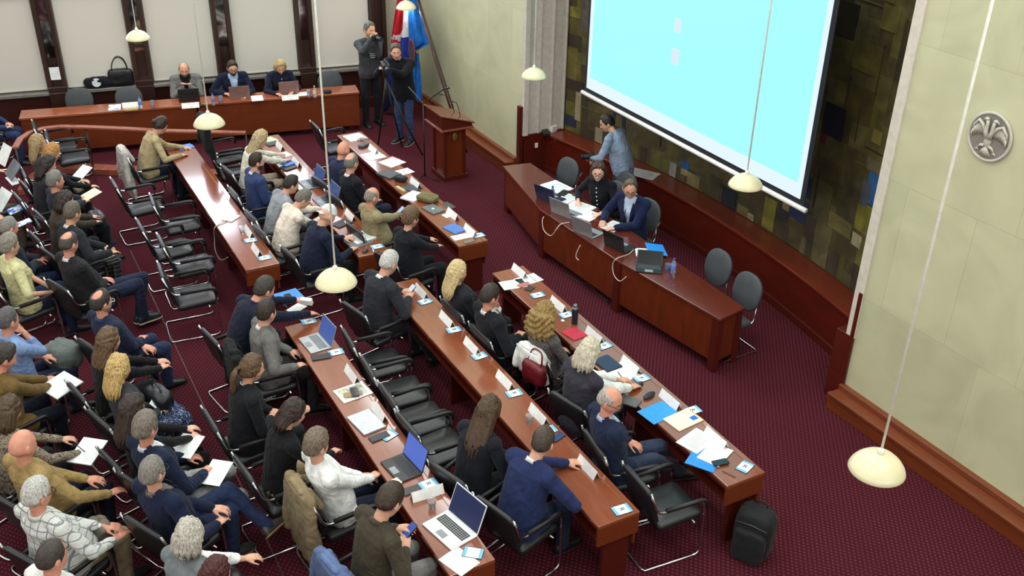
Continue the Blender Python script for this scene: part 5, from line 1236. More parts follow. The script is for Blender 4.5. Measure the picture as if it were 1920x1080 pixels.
t = thing('thermos_flask', 'dark blue thermos flask with steel cap on the right desk', 'flask', at(1077,606,DZ).to_2d().to_3d()+Vector((0,0,DZ)))
mb = MB(); mb.lathe([(.034,0),(.036,.004),(.036,.17),(.03,.185)], n=20); obj('body', mb, [plain((22,30,48), .35)], t, 40)
mb = MB(); mb.lathe([(.031,.183),(.032,.2),(.024,.205),(.024,.235),(.02,.24)], n=20); obj('cap', mb, [plain((150,152,156), .25, .8)], t, 40)
book('red_folder', 'red folder lying beside the curly-haired woman', 1077, 625, .19, .22, .012, -82, (186,32,58), 'folder')
solo('earphone_case', MB().sphere((0,0,.012), (.025,.02,.012), 14, 8), [plain((232,232,232), .3)], at(1055,603,DZ), 0, 'small white earphone case beside the red folder', 'case')
t = closed_laptop('dark tablet with blue cover beside the silver-haired woman', 1139, 680, -86, 'navy', False, .26, .2)
page('large white sheet with a pen in front of the silver-haired woman', 1162, 700, -80, .3, .3, lines=False)
def pen(label, px, py, rz, c=(40,50,80), z=DZ+.002):
    mb = MB(); mb.tube([(-.07,0,.005),(.055,0,.005),(.07,0,.004)], [.0045,.0045,.0012], 8); p = at(px, py, z); return solo('pen', mb, [plain(c, .3)], p, rz, label, 'pen', 'pens', True)
pen('dark pen lying on the large white sheet', 1163, 704, -10, (40,52,90), DZ+.005); pen('red pen beside the phone of the white-haired man', 775, 541, -110, (180,40,36)); pen('dark pen at the near end of the right desk', 1366, 889, 20, (110,84,78))
def mouse(label, px, py, rz): 
    mb = MB(); mb.sphere((0,0,.008), (.055,.032,.026), 18, 10); V = mb.verts(); V[:,2] = np.maximum(V[:,2], .001); mb.v = [V]
    return solo('computer_mouse', mb, [plain((44,50,58), .4)], at(px, py, DZ), rz, label, 'mouse', None, True)
mouse('dark computer mouse under the hand of the silver-haired woman', 1199, 722, -70); mouse('dark computer mouse at the near end of the far middle desk', 685, 472, -60)
mb = MB(); mb.sphere((0,0,.018), (.085,.035,.024), 18, 10); V = mb.verts(); V[:,2] = np.maximum(V[:,2], .001); mb.v = [V]
solo('glasses_case', mb, [plain((30,36,44), .5)], at(1217,744,DZ), -74, 'dark oval glasses case on the right desk', 'case', None, True)
book('notebook', 'grey notebook at the desk edge beside the white-haired man with glasses', 1181, 751, .14, .2, .015, -60, (96,96,96))
book('blue_folder', 'bright blue folder on the right desk', 1234, 773, .33, .25, .006, -84, (44,150,226), 'folder')
t = thing('cream_notebook', 'cream notebook with a blue sticker on the right desk', 'notebook', at(1281,788,DZ), R(-84))
mb = MB(); mb.box((0,0,.007), (.32,.23,.013)); obj('cover', mb, [plain((236,232,206), .6)], t, bevel=.003)
mb = MB(); mb.box((.1,-.04,.0142), (.07,.06,.001)); obj('sticker', mb, [plain((20,110,200), .5)], t)
mb = MB(); mb.box((.155,-.02,.0142), (.01,.19,.001)); obj('gold_edge', mb, [plain((206,160,84), .5)], t)
flat('blue_folder', 'folder', 'bright blue folder under the open papers at the near end of the right desk', 1322, 858, .33, .27, -58, plain((40,140,222), .5), .006)
page('white open papers beside the cream notebook', 1306, 826, -74, .32, .24, h=.006, z=DZ+.001); page('white papers with a phone on them at the near end of the right desk', 1341, 851, -66, .3, .22, h=.006, z=DZ+.007, lines=False)
dphone('black phone lying on the white papers', 1351, 866, -100, z=DZ+.014)
# middle desk
cup('clear plastic cup on the middle desk', 993, 786)
dphone('blue-grey phone in front of the man in royal blue suit', 1046, 819, -70, scr=(60,80,120))
# left desk
flat('blue_folder', 'folder', 'bright blue folder at the far end of the left desk', 543, 556, .28, .30, -84, plain((40,130,230), .5), .006)
dphone('dark phone lying on the bright blue folder', 541, 556, 0, z=DZ+.007)
page('white paper under the reaching arm on the left desk', 556, 578, -60, .2, .14, lines=False)
laptop('open grey laptop with blue screen beside the man in grey blazer', 590, 642, -86, 'silver', (74,104,186), .75, keys=plain((120,128,130), .5))
book('notebook', 'black notebook beside the first open laptop', 602, 668, .2, .1, .014, -100, (40,42,46)); 
t = thing('white_tray', 'white tray frame with a picture and phone on the left desk', 'tray', at(662,736,DZ), R(-84)); mb = MB(); mb.box((0,0,.005), (.32,.25,.009)); obj('tray', mb, [plain((236,236,232), .5)], t, bevel=.003)
mb = MB(); mb.box((0,0,.0102), (.25,.18,.001)); obj('picture', mb, [mottled((150,150,140), (214,204,140), 18, .5, (170,190,220))], t)
book('wallet', 'tan wallet on the white tray', 662, 738, .08, .18, .008, -10, (150,126,90), 'wallet', z=DZ+.011)
dphone('black phone on the tan wallet', 665, 734, -10+0, z=DZ+.02)
closed_laptop('closed silver laptop with round logo on the left desk', 687, 790, -82); book('notebook', 'black notebook beside the closed silver laptop', 711, 818, .19, .09, .014, -84, (48,50,54))
laptop('open black laptop with bright blue screen in front of the man in white shirt', 752, 876, -84, 'black', (86,116,214), .85)
book('sticky_note', 'cream sticky note on the open black laptop', 744, 902, .06, .09, .002, -80, (240,236,200), 'note', z=DZ+.018)
book('wallet', 'dark wallet beside the R card on the left desk', 771, 918, .09, .16, .014, 0, (62,58,56), 'wallet')
p = at(801,925,DZ); name_card(801, 922, 'white name card turned sideways beside the dark wallet', -2)
cup('clear plastic cup above the silver laptop on the left desk', 810, 945)
laptop('large open silver laptop with dark screen at the near end of the left desk', 843, 992, -78, 'white', (30,52,120), .4, ang=112, w=.40, d=.27)
page('white sheet at the near end of the left desk', 861, 1052, -72, .21, .26, lines=False)
# far left desk
book('blue_tablet', 'blue tablet beside the woman in beige sweater', 347, 275, .24, .2, .01, -80, (70,130,210), 'tablet'); page('small white notepad on the far left desk', 433, 408, -50, .2, .16, h=.012, lines=False); cup('clear cup beside the name card on the far left desk', 454, 431)
# far middle desk
book('notebook', 'black notebook at the far end of the far middle desk', 511, 268, .2, .15, .02, -80, (36,38,40)); page('pale green note sheet on the far middle desk', 505, 262, -70, .2, .2, mat=plain((206,236,180), .7), z=DZ+.001)
page('white papers before the writing blonde woman', 527, 291, -80, .28, .2)
book('blue_notebook', 'blue notebook on the stack before the writing blonde woman', 540, 306, .2, .15, .012, -70, (70,110,180), z=DZ+.02); book('notebook', 'black folder under the blue notebook', 543, 312, .26, .18, .018, -70, (34,34,38))
laptop('open blue laptop, farther of two on the far middle desk', 581, 344, -88, 'grey', (60,92,160), .6); laptop('open blue laptop, nearer of two on the far middle desk', 608, 376, -88, 'grey', (60,92,160), .6)
book('notebook', 'black notebook beside the man in white cap', 641, 418, .24, .17, .014, -70, (40,38,38)); page('thick white papers before the man in white cap', 676, 444, -76, .3, .28, h=.02, lines=True); book('grey_folder', 'grey folder under the thick white papers', 671, 452, .3, .3, .008, -78, (110,114,118), 'folder')
# far right desk
page('white sheet at the far end of the far right desk', 666, 257, -84, .3, .3, lines=False)
for px, py, l in ((676,262,'black glasses lying at the far end of the far right desk'),):
    gb = MB()
    for s in (-1,1): gb.tube([(.03*math.cos(a_)+.0, s*.035+.03*math.sin(a_), .014) for a_ in np.linspace(0, 2*PI, 16, endpoint=False)], .004, 6, closed=True); gb.tube([(0,s*.065,.014),(-.12,s*.06,.008)], .004, 6)
    solo('spectacles', gb, [BLACKP], at(px, py, DZ), 40, l, 'glasses', None, True)
mb = MB(); mb.prism(rounded(.2,.11,.04), .001, .04); solo('speakerphone', mb, [plain((70,72,74), .5)], at(682,272,DZ+.02).to_2d().to_3d()+Vector((0,0,DZ)), -60, 'dark grey speakerphone on the far right desk', 'device', None, 40, .01)
page('white sheet standing in for desk glare beside the shaved-headed man', 700, 292, -84, .3, .3, lines=False)  # white sheet added for the bright reflection on the desktop
page('white open magazine with red edge on the far right desk', 735, 304, -70, .3, .3, h=.008, lines=False); book('red_booklet', 'red booklet under the white magazine', 739, 297, .1, .2, .006, -70, (196,40,48), 'booklet'); page('white sheets behind the grey bag on the far right desk', 757, 322, -80, .26, .2)
def soft(name, label, cat, px, py, dims, rz, c, z=DZ, seed=3, amp=.006, handle=None, rough=.6):
    mb = MB(); mb.sphere((0,0,dims[2]/2), (dims[0]/2, dims[1]/2, dims[2]/2), 28, 18); V = mb.verts(); 
    r_ = np.abs(V-np.array((0,0,dims[2]/2)))/np.array(dims)*2; k = (np.sum(r_**4, 1)+1e-6)**.25; V = (V-np.array((0,0,dims[2]/2)))/k[:,None]*np.minimum(1, 1)+np.array((0,0,dims[2]/2)); V[:,2] = np.maximum(V[:,2], .002); mb.v = [V]
    me = mesh_of(mb, [cloth(c, rough)], True, name); fix_normals(me); wrinkle(me, amp, max(dims)*.35, seed)
    p = at(px, py, z+dims[2]/2); p.z = z+amp
    t = thing(name, label, cat, p, R(rz)); o = bpy.data.objects.new('body', me); COL.objects.link(o); o.parent = t
    if handle: mb = MB(); mb.tube(bez(handle, .05), .009, 8); obj('handle', mb, [cloth(mul(c, .8), rough)], t, True)
    return t
book('grey_bag', 'dark grey document sleeve on the far right desk', 729, 325, .24, .3, .03, -70, (74,76,78), 'document sleeve'); soft('cap_pile', 'dark pouch with white tag on the far right desk', 'pouch', 751, 335, (.12,.2,.07), -60, (36,38,44))
book('dark_folder', 'dark folder behind the man in sand-coloured sweater', 771, 352, .2, .26, .012, -60, (52,56,64), 'folder'); book('ruler_box', 'narrow beige box on the desk edge beside the dark folder', 751, 353, .05, .2, .03, -80, (190,178,130), 'box')
page('thick white papers beside the olive pouch', 775, 367, -60, .3, .24, h=.02, lines=False); soft('olive_pouch', 'olive cloth pouch on the far right desk', 'pouch', 802, 371, (.22,.3,.08), -60, (110,98,62))
closed_laptop('closed dark tablet on the far right desk', 812, 391, -78, 'grey', True, .28, .2)
flat('shadow_stripes', 'sheet', 'sheet painted with grey shadow stripes at the edge of the far right desk', 840, 385, .12, .22, -80, check((128,128,124), (60,52,52), .03, .35), .003)  # stripes of shadow put into the colour of a thin flat piece
book('blue_tablet', 'tablet with blue screen on the far right desk', 852, 428, .2, .27, .012, -76, (76,120,196), 'tablet'); page('white paper strip beside the tablet with blue screen', 868, 443, -90, .3, .14, lines=False); dphone('grey phone at the near end of the far right desk', 879, 452, -80, scr=(120,118,112), case=(110,108,102)); page('small white paper by the name card on the far right desk', 838, 404, -80, .1, .12, lines=False)
# podium desk
laptop('open navy laptop at the far side of the podium desk', 1034, 370, 110, 'navy', (60,100,190), .5); page('white papers behind the bottle on the podium desk', 1044, 350, 100, .3, .4, h=.012); bottle('water bottle beside the navy laptop on the podium desk', 1036, 362)
book('notebook', 'black notebook beside the bottle on the podium desk', 1057, 361, .12, .2, .014, 30, (30,30,32)); page('printed sheets beside the pen hand of the woman at the podium', 1064, 372, 110, .3, .22); page('open printed book before the woman at the podium', 1087, 388, 112, .3, .36, h=.014); page('colourful printed magazine before the woman at the podium', 1104, 404, 112, .3, .24, h=.006, mat=mottled((236,238,236), (90,110,170), 9, .62, (224,190,90)), lines=False)
laptop('open silver laptop, farther of two in front of the woman at the podium', 1062, 397, 108, 'silver', (190,205,225), .5, 104); laptop('open silver laptop, nearer of two in front of the man at the podium', 1104, 433, 106, 'silver', (190,205,225), .5, 104)
page('white printed page between the hands of the man at the podium', 1150, 424, 112, .3, .22, h=.004)
laptop('open black laptop in front of the man at the podium', 1164, 460, 104, 'black', (120,140,170), .5, 104); page('white documents under the propped blue folder', 1214, 473, 60, .3, .22, h=.01, lines=False)
mb = MB(); mb.box((0,0,.004), (.24,.31,.008)); p = at(1230,468,DZ+.045); solo('blue_folder', mb, [plain((36,140,230), .5, name='cover')], p, 66, 'bright blue folder propped on white documents at the podium desk', 'folder', None, False, .002, (0,-9))
laptop('open black laptop with dark screen beside the bottle at the podium', 1217, 503, -38, 'black', (16,18,22), 0, 140, w=.32, d=.2, keys=plain((66,68,72), .5))
cup('blue cup beside the bottle at the near part of the podium desk', 1252, 502, c=(190,210,250), h=.1); bottle('water bottle at the near part of the podium desk', 1263, 499)
def mic(label, px, py, rz, z=DZ, L=.3, group='gooseneck microphones', tip=(200,60,40)):
    t = thing('gooseneck_microphone', label, 'microphone', at(px, py, z), R(rz), group)
    mb = MB(); mb.lathe([(.045,0),(.045,.015),(.03,.025),(.012,.03)], n=18); obj('foot', mb, [BLACKP], t, 40)
    mb = MB(); mb.tube([(0,0,.02),(.01,0,L*.4),(.05,0,L*.75),(.11,0,L*.92)], .005, 8); obj('neck', mb, [BLACKP], t, True)
    mb = MB(); mb.capsule((.1,0,L*.9), .011, (.15,0,L*.98), .012, 12); obj('capsule', mb, [BLACKP], t, True)
    mb = MB(); mb.tube([(.1+.011*0,.012*math.cos(a_),L*.9+.012*math.sin(a_)) for a_ in np.linspace(0,2*PI,14,endpoint=False)], .003, 6, closed=True); obj('ring_light', mb, [glow(tip, .6)], t, True)
mic('gooseneck microphone left of the woman at the podium', 1078, 366, -70); mic('gooseneck microphone between the woman and the man at the podium', 1168, 420, -70); mic('gooseneck microphone right of the man at the podium', 1222, 463, -70)
mic('gooseneck microphone on the rear desk left of the hanging lamp', 376, 198, ry, tip=(60,60,60))
def cable(label, pts, r=.006, c=(205,196,186), smooth=6):
    P = [Vector(p) for p in pts]; out = []
    for i in range(len(P)-1):
        a, b, c_, d = P[max(i-1,0)], P[i], P[i+1], P[min(i+2,len(P)-1)]
        for j in range(smooth):
            t_ = j/smooth; out.append(.5*((2*b)+(c_-a)*t_+(2*a-5*b+4*c_-d)*t_**2+(3*b-a-3*c_+d)*t_**3))
    out.append(P[-1]); o0 = out[0].copy(); mb = MB(); mb.tube([p-o0 for p in out], r, 8)
    solo('cable', mb, [plain(c, .5, name='cable_sheath')], o0, 0, label, 'cable', 'loose cables', True)
def fy(px, py, y): return on_y(px, py, y)
cable('pale cable looping over the front of the podium desk near the far laptops', [at(1068,417,DZ+.01), at(1052,420,DZ+.012), fy(1043,430,-6.43), fy(1033,442,-6.43), fy(1020,432,-6.44), fy(1017,414,-6.46), fy(1020,406,-6.5)])
cable('pale cable looping over the front of the podium desk from the black laptop', [at(1188,468,DZ+.012), at(1178,477,DZ+.012), fy(1158,484,-6.57), fy(1149,495,-6.55), fy(1151,515,-6.55), fy(1162,527,-6.56), fy(1174,519,-6.58)])
cable('short cable hanging from the middle of the podium desk front', [fy(1088,460,-6.47), fy(1082,472,-6.46), fy(1080,482,-6.46), fy(1085,488,-6.47)], .007)
cable('dark cables lying under the podium desk front', [at(1060,515,.01), at(1075,522,.012), at(1088,530,.01), at(1104,532,.01), at(1122,552,.01), at(1140,566,.01)], .007, (50,44,44))
cable('pale cable hanging from the far left desk beside the notepad', [at(425,413,DZ+.015), at(410,421,DZ+.008), at(402,428,DZ-.01), at(402,445,.55), at(404,470,.4), at(414,487,.3), at(428,482,.4)], .006, (170,160,150))
# rear desk things
page('blue-printed paper on the left part of the rear desk', 215, 201, ry+90, .2, .3, mat=mottled((232,240,244), (90,160,220), 8, .56), lines=False); name_card(246, 196, 'white name card before the empty chair at the rear desk', ry); book('sandwich_wrap', 'tan wrapped packet beside the name card on the rear desk', 247, 203, .1, .2, .03, ry, (176,160,110), 'packet')
bottle('water bottle beside the packet on the rear desk', 262, 192); cup('blue glass left on the rear desk', 286, 196, c=(222,234,250), h=.13, name='drinking_glass', cat='glass')
laptop('open black laptop before the bald man in grey blazer', 355, 185, ry, 'black', (120,130,150), .4, 100); name_card(357, 197, 'white name card in front of the black laptop on the rear desk', ry)
bottle('water bottle between the two men at the rear desk', 399, 186); cup('blue glass beside the bearded man at the rear desk', 414, 187, c=(222,234,250), h=.13, name='drinking_glass', cat='glass')
laptop('open rose-grey laptop before the bearded man at the rear desk', 449, 180, ry, 'rose', (130,140,160), .4, 100); page('white papers right of the rose-grey laptop', 482, 184, ry+90, .2, .3)
laptop('open rose-grey laptop before the blonde woman at the rear desk', 541, 171, ry, 'rose', (130,140,160), .4, 100); name_card(544, 182, 'white name card in front of the blonde woman at the rear desk', ry)
cup('blue glass right of the blonde woman', 579, 176, c=(222,234,250), h=.13, name='drinking_glass', cat='glass'); bottle('yellow-capped bottle at the rear desk', 590, 172, cap=(210,190,80), lab=(226,214,196)); page('white papers left of the glass on the rear desk', 568, 176, ry+90, .2, .2); soft('dark_pouch', 'small dark pouch at the right end of the rear desk', 'pouch', 614, 172, (.1,.14,.05), ry, (40,42,50))
# lectern microphones and boom
def stand():
    b0 = at(797, 336, 0); t = thing('microphone_stand', 'black boom microphone stand beside the lectern', 'microphone stand', b0)
    for k in range(3): a_ = R(100+120*k); mb = MB(); mb.tube([(0,0,.08),(.26*math.cos(a_),.26*math.sin(a_),.012)], .009, 8); obj('leg', mb, [BLACKP], t, True)
    mb = MB(); mb.tube([(0,0,.05),(0,0,1.3)], .011, 8); obj('pole', mb, [BLACKP], t, True)
    e1 = on_y(766, 163, b0.y+.02)-b0; e2 = on_y(834, 166, b0.y-.0)-b0
    mb = MB(); mb.tube([e1, Vector((0,0,1.3)), e2], .009, 8); obj('boom', mb, [BLACKP], t, True)
    mb = MB(); mb.capsule(e2, .012, e2+Vector((-.14,0,.05)), .018, 12); obj('microphone', mb, [BLACKP], t, True)
stand()
for px, lab in ((822,'left'),(842,'right')):
    t = thing('lectern_microphone', 'thin gooseneck microphone rising from the %s side of the lectern top' % lab, 'microphone', (14.12+(.1 if lab=='left' else -.12), -6.78, 1.0), R(-90))
    mb = MB(); mb.tube([(.05,0,.0),(.02,0,.16),(-.03,.02 if lab=='left' else -.02,.28),(-.12,.08 if lab=='left' else -.08,.33)], .006, 8); obj('neck', mb, [BLACKP], t, True)
    mb = MB(); mb.capsule((-.12,.08 if lab=='left' else -.08,.33), .01, (-.17,.11 if lab=='left' else -.11,.34), .011, 10); obj('capsule', mb, [BLACKP], t, True)
# photo camera and video camera on its tripod
def camera_thing(label, loc, rz, s=1, video=False):
    t = thing('video_camera' if video else 'photo_camera', label, 'camera', loc, R(rz)); dk = plain((24,25,28), .45)
    mb = MB(); mb.box((0,0,.05*s), ((.24 if video else .07)*s, .13*s if not video else .1*s, .095*s)); obj('body', mb, [dk], t, bevel=.01)
    mb = MB(); x0_ = (.12 if video else .035)*s; mb.lathe([(.035*s,0),(.04*s,.02*s),(.036*s,.09*s),(.044*s,.1*s),(.044*s,.13*s)], n=20); mb.xform(Matrix.Translation((x0_,0,.05*s))@Matrix.Rotation(PI/2, 4, 'Y')); obj('lens', mb, [dk], t, 40)
    mb = MB(); mb.lathe([(.0,.131*s),(.04*s,.131*s),(.04*s,.133*s),(0,.133*s)], n=20); mb.xform(Matrix.Translation((x0_,0,.05*s))@Matrix.Rotation(PI/2, 4, 'Y')); obj('front_glass', mb, [plain((34,40,60), .08)], t)
    if video: mb = MB(); mb.tube(bez([(-.1,0,.1),(-.1,0,.16),(.1,0,.16),(.1,0,.1)], .03), .012, 8); obj('handle', mb, [dk], t, True)
    return t
hp = (world_hand('P4',1)+world_hand('P4',-1))/2; dv = Vector((math.cos(R(196)), math.sin(R(196)), 0)); camera_thing('black photo camera held at the eye of the standing photographer', hp+dv*.06+Vector((0,0,.0)), 196)
hp = (world_hand('P5',1)+world_hand('P5',-1))/2; dv = Vector((math.cos(R(168)), math.sin(R(168)), 0)); vc = hp+dv*.10; vc.z = 1.47; camera_thing('black video camera on the tripod by the flags', vc, 168, 1.25, True)
t = thing('tripod', 'black tripod carrying the video camera by the flags', 'tripod', (vc.x, vc.y, 0))
for px, py in ((709,272),(754,276),(792,292)):
    f_ = at(px, py, 0)-Vector((vc.x, vc.y, 0)); mb = MB(); mb.tube([(0,0,1.31), f_*.5+Vector((0,0,.6)), f_+Vector((0,0,.012))], [.02,.017,.012], 8); obj('leg', mb, [BLACKP], t, True)
mb = MB(); mb.tube([(0,0,.8),(0,0,1.37)], .022, 10); obj('centre_column', mb, [BLACKP], t, True)
mb = MB(); mb.lathe([(.04,1.35),(.05,1.38),(.05,1.43),(.06,1.44),(.06,1.465)], n=16); obj('head', mb, [BLACKP], t, 40)
hp = (world_hand('P19',1)+world_hand('P19',-1))/2; camera_thing('black camera in the hands of the person in denim shirt', hp+Vector((.02,.04,-.03)), 70)
# white print on the photographer's sweater
d = PEOPLE['P4']; mb = MB()
for i, w_ in enumerate((.15,.12,.13,.09)): mb.box((.166, .0, 1.42-.035*i), (.004, w_, .016))
o = obj('sweater_print', mb, [plain((190,190,190), .8)], [c for c in d['root'].children if c.name.startswith('sweater')][0])
# flags
def flag(label, rows, y, colour, nu=26, nv=44, seed=1, amp=.05, extra=None):
    """rows: (py, left px, right px) down the cloth; hangs in the plane y"""
    pys = [r[0] for r in rows]; V = []; F = []; M_ = []
    names = []; mats = []
    for j in range(nv+1):
        py = pys[0]+(pys[-1]-pys[0])*j/nv; l = np.interp(py, pys, [r[1] for r in rows]); r_ = np.interp(py, pys, [r[2] for r in rows])
        for i in range(nu+1):
            u = i/nu; p = ray_plane(l+(r_-l)*u, py, (16.3,-7.35+(y+7.15),0), (.385,-.923,0)); f = amp*math.sin(u*15+seed+.02*py)*(.4+.6*j/nv)+amp*.5*math.sin(u*29+seed*2)
            p = p+Vector((-.385*f, .923*f, 0)); V.append(p)
    for j in range(nv):
        for i in range(nu):
            a_ = j*(nu+1)+i; F.append((a_, a_+1, a_+nu+2, a_+nu+1)); px = np.interp(pys[0]+(pys[-1]-pys[0])*(j+.5)/nv, pys, [r[1] for r in rows]); pr_ = np.interp(pys[0]+(pys[-1]-pys[0])*(j+.5)/nv, pys, [r[2] for r in rows])
            X_ = px+(pr_-px)*(i+.5)/nu; Y_ = pys[0]+(pys[-1]-pys[0])*(j+.5)/nv; c = colour(X_, Y_, (i+.5)/nu)
            if c not in names: names.append(c)
            M_.append(names.index(c))
    mb = MB(); mb.v = [np.array([tuple(v) for v in V])]; mb.n = len(V); mb.f = [list(f) for f in F]; mb.m = M_
    o0 = V[0].copy(); mb.v = [mb.v[0]-np.array(o0)]
    o = solo('flag', mb, [cloth(c, .7) for c in names], o0, 0, label, 'flag', 'flags on leaning poles', True)
    sm = o.modifiers.new('thickness', 'SOLIDIFY'); sm.thickness = .004
    return o
RED, WH, BLU, LB, GOLD = (176,28,44), (206,204,208), (34,50,138), (20,98,176), (190,164,96)
def col_a(x, y, u):
    s_ = y+(x-750)*.9
    if y > 96 or (u > .55 and y > 70): return BLU
    if 66 < y <= 96 and u <= .62:
        a_ = int((x*1.0+y)/5.2); b_ = int((x*1.0-y+400)/5.2); return RED if (a_+b_) % 2 == 0 else WH
    if s_ > 62 or u > .72: return WH
    return RED
flag('red, white and blue flag with red and white checks behind the cameraman', [(-60,752,770),(0,745,766),(66,733,766),(100,728,768),(150,724,764),(208,719,727)], -7.15, col_a, seed=2, nu=40, nv=64)
def col_b(x, y, u):
    if y > 92 and x > 778 and y < 99+ (x-780)*-.3: return GOLD
    return LB
flag('light blue flag with gold fringe and red-rimmed emblem', [(-60,762,778),(0,764,784),(60,765,800),(82,765,808),(92,765,786),(130,766,788),(190,768,790)], -7.19, col_b, seed=5, amp=.04)
mb = MB(); c0 = ray_plane(773, 97, (16.3,-7.27,0), (.385,-.923,0))
for r0, r1, k, dz in ((.0,.2,1,0),(.2,.235,0,.004)):
    ring = []; 
    for j in range(40): t_ = 2*PI*j/40; ring.append((math.cos(t_), math.sin(t_)))
    V = [(r1*.55*a_, .004+dz, r1*b_) for a_, b_ in ring]+[(r1*.55*a_, -.004, r1*b_) for a_, b_ in ring]; mb.add(V, [tuple(range(40)), tuple(range(40,80))[::-1]]+[(i, (i+1)%40, 40+(i+1)%40, 40+i) for i in range(40)], k) if r0 == 0 else None
    if r0: mb.rings([[(r_*.55*a_, y_, r_*b_) for a_, b_ in ring] for r_, y_ in ((r0,.004),(r1,.004),(r1,.012),(r0,.012))], 0, False, True)
fl = [o for o in bpy.data.objects if o.name.startswith('flag') and 'light blue' in o.get('label','')][0]
e_ = obj('emblem', mb, [plain((150,50,44), .6), plain((58,52,60), .7)], fl); e_.location = c0-fl.location
for (a_, b_, lab) in (((780,-5),(845,205),'dark red wooden flag pole of the red, white and blue flag'),((784,-5),(852,212),'thin black flag pole of the light blue flag')):
    p1, p0 = on_y(a_[0], a_[1], -7.3 if 'black' in lab else -7.26), on_y(b_[0], b_[1], -7.36); dd = (p1-p0).normalized(); lo = p0-dd*(p0.z/dd.z) if dd.z else p0; hi = p1+dd*.8
    if lo.y < -7.4: lo.y = -7.4
    mb = MB(); mb.tube([Vector((0,0,.01)), hi-lo], .02 if 'red' in lab and 'dark' in lab else .014, 10); solo('flag_pole', mb, [DARKWOOD if 'dark red' in lab else plain((30,24,24), .4)], lo, 0, lab, 'flag pole', None, True)
# bags
t = thing('backpack', 'black backpack standing on the carpet at the end of the right desk', 'backpack', at(1408,1036,0), R(-62))
BP = cloth((30,31,34), .7, 400)
def softbox(dims, seed, amp=.006, p_=5):
    mb = MB(); mb.sphere((0,0,0), (1,1,1), 36, 24); V = mb.verts(); k = (np.sum(np.abs(V)**p_, 1)+1e-6)**(1/p_); V = V/k[:,None]*np.array(dims)/2; V[:,2] += dims[2]/2; mb.v = [V]
    me = mesh_of(mb, [BP], True); fix_normals(me); wrinkle(me, amp, .16, seed); return me
def part(name, me, parent, loc=(0,0,0), mat=None):
    o = bpy.data.objects.new(name, me); COL.objects.link(o); o.parent = parent; o.location = loc
    if mat: me.materials.clear(); me.materials.append(mat)
    return o
part('body', softbox((.24,.34,.50), 3), t, (0,0,.006)); part('front_pocket', softbox((.08,.29,.34), 8), t, (-.14,0,.012))
mb = MB(); mb.tube(bez([(.08,.06,.49),(.08,.04,.545),(.08,-.04,.545),(.08,-.06,.49)], .03), .011, 8); obj('handle', mb, [BP], t, True)
for s in (-1,1): mb = MB(); mb.tube(bez([(.11,s*.08,.47),(.2,s*.09,.38),(.18,s*.1,.14),(.11,s*.14,.05)], .1), .016, 8); obj('shoulder_strap', mb, [BP], t, True)
mb = MB(); mb.tube([(-.125,-.14,.40),(-.13,0,.42),(-.125,.14,.40)], .005, 6); obj('zip', mb, [plain((70,70,72), .4)], t, True)
sz = .825
def on_sill(px, py, z=sz):
    p = ray_plane(px, py, B0+bn*.1, bn); p.z = z; return p
t = thing('handbag', 'black leather handbag with round handles standing on the window sill', 'handbag', on_sill(229,158), ry and R(ry))
part('body', softbox((.15,.42,.3), 5, .006), t, (0,0,.004), plain((24,24,27), .4, name='black_leather'))
for dx in (-.04,.04): mb = MB(); mb.tube([(dx,.13*math.cos(a_),.28+.24*math.sin(a_)) for a_ in np.linspace(0, PI, 16)], .01, 8); obj('handle', mb, [plain((24,24,27), .4, name='black_leather')], t, True)
t = thing('tote_bag', 'black tote bag with white round print slumped on the window sill', 'bag', on_sill(188,170), R(ry)); part('body', softbox((.16,.5,.18), 9, .01, 3), t, (0,0,.004), cloth((24,25,34)))
mb = MB(); mb.lathe([(0,0),(.075,0),(.075,.003),(0,.003)], n=28); mb.xform(Matrix.Translation((.082,-.03,.11))@Matrix.Rotation(R(75), 4, 'Y')); obj('round_print', mb, [plain((200,204,206), .8)], t)
flat('white_notice', 'notice', 'white notice sheet fixed on the left dark mullion', 103, 138, .012, .16, ry, PAPER, .22, z=on_sill(103,145).z+.2)
bpy.context.view_layer.update()
o = [x for x in bpy.data.objects if x.name.startswith('white_notice')][0]; pz = ray_plane(103, 138, B0+bn*.19, bn); o.location = pz-Vector((0,0,.11))
# bits on the recess ledge
pl = ray_plane(1036, 246, (0,0,.68), (0,0,1)); mb = MB(); mb.box((0,0,.05), (.1,.14,.1)); solo('wall_device', mb, [plain((226,228,226), .5)], pl, 20, 'small white device on the far end of the ledge', 'device', None, False, .006)
mb = MB(); mb.box((0,0,.03), (.12,.3,.06)); solo('black_case', mb, [BLACKP], ray_plane(1022, 250, (0,0,.68), (0,0,1)), 70, 'small black case beside the white device on the ledge', 'case', None, False, .01)
page('large grey-white sheet lying on the ledge behind the podium', 1203, 325, 120, .3, .5, z=.682, lines=True, mat=plain((196,196,192), .7))
mb = MB(); mb.box((0,0,0), (.02,.05,.08)); solo('wall_socket', mb, [plain((226,224,218), .5)], Vector((FX-.085, -8.0, .5)), 0, 'white wall socket under the fluted jamb', 'socket', None, False, .004)
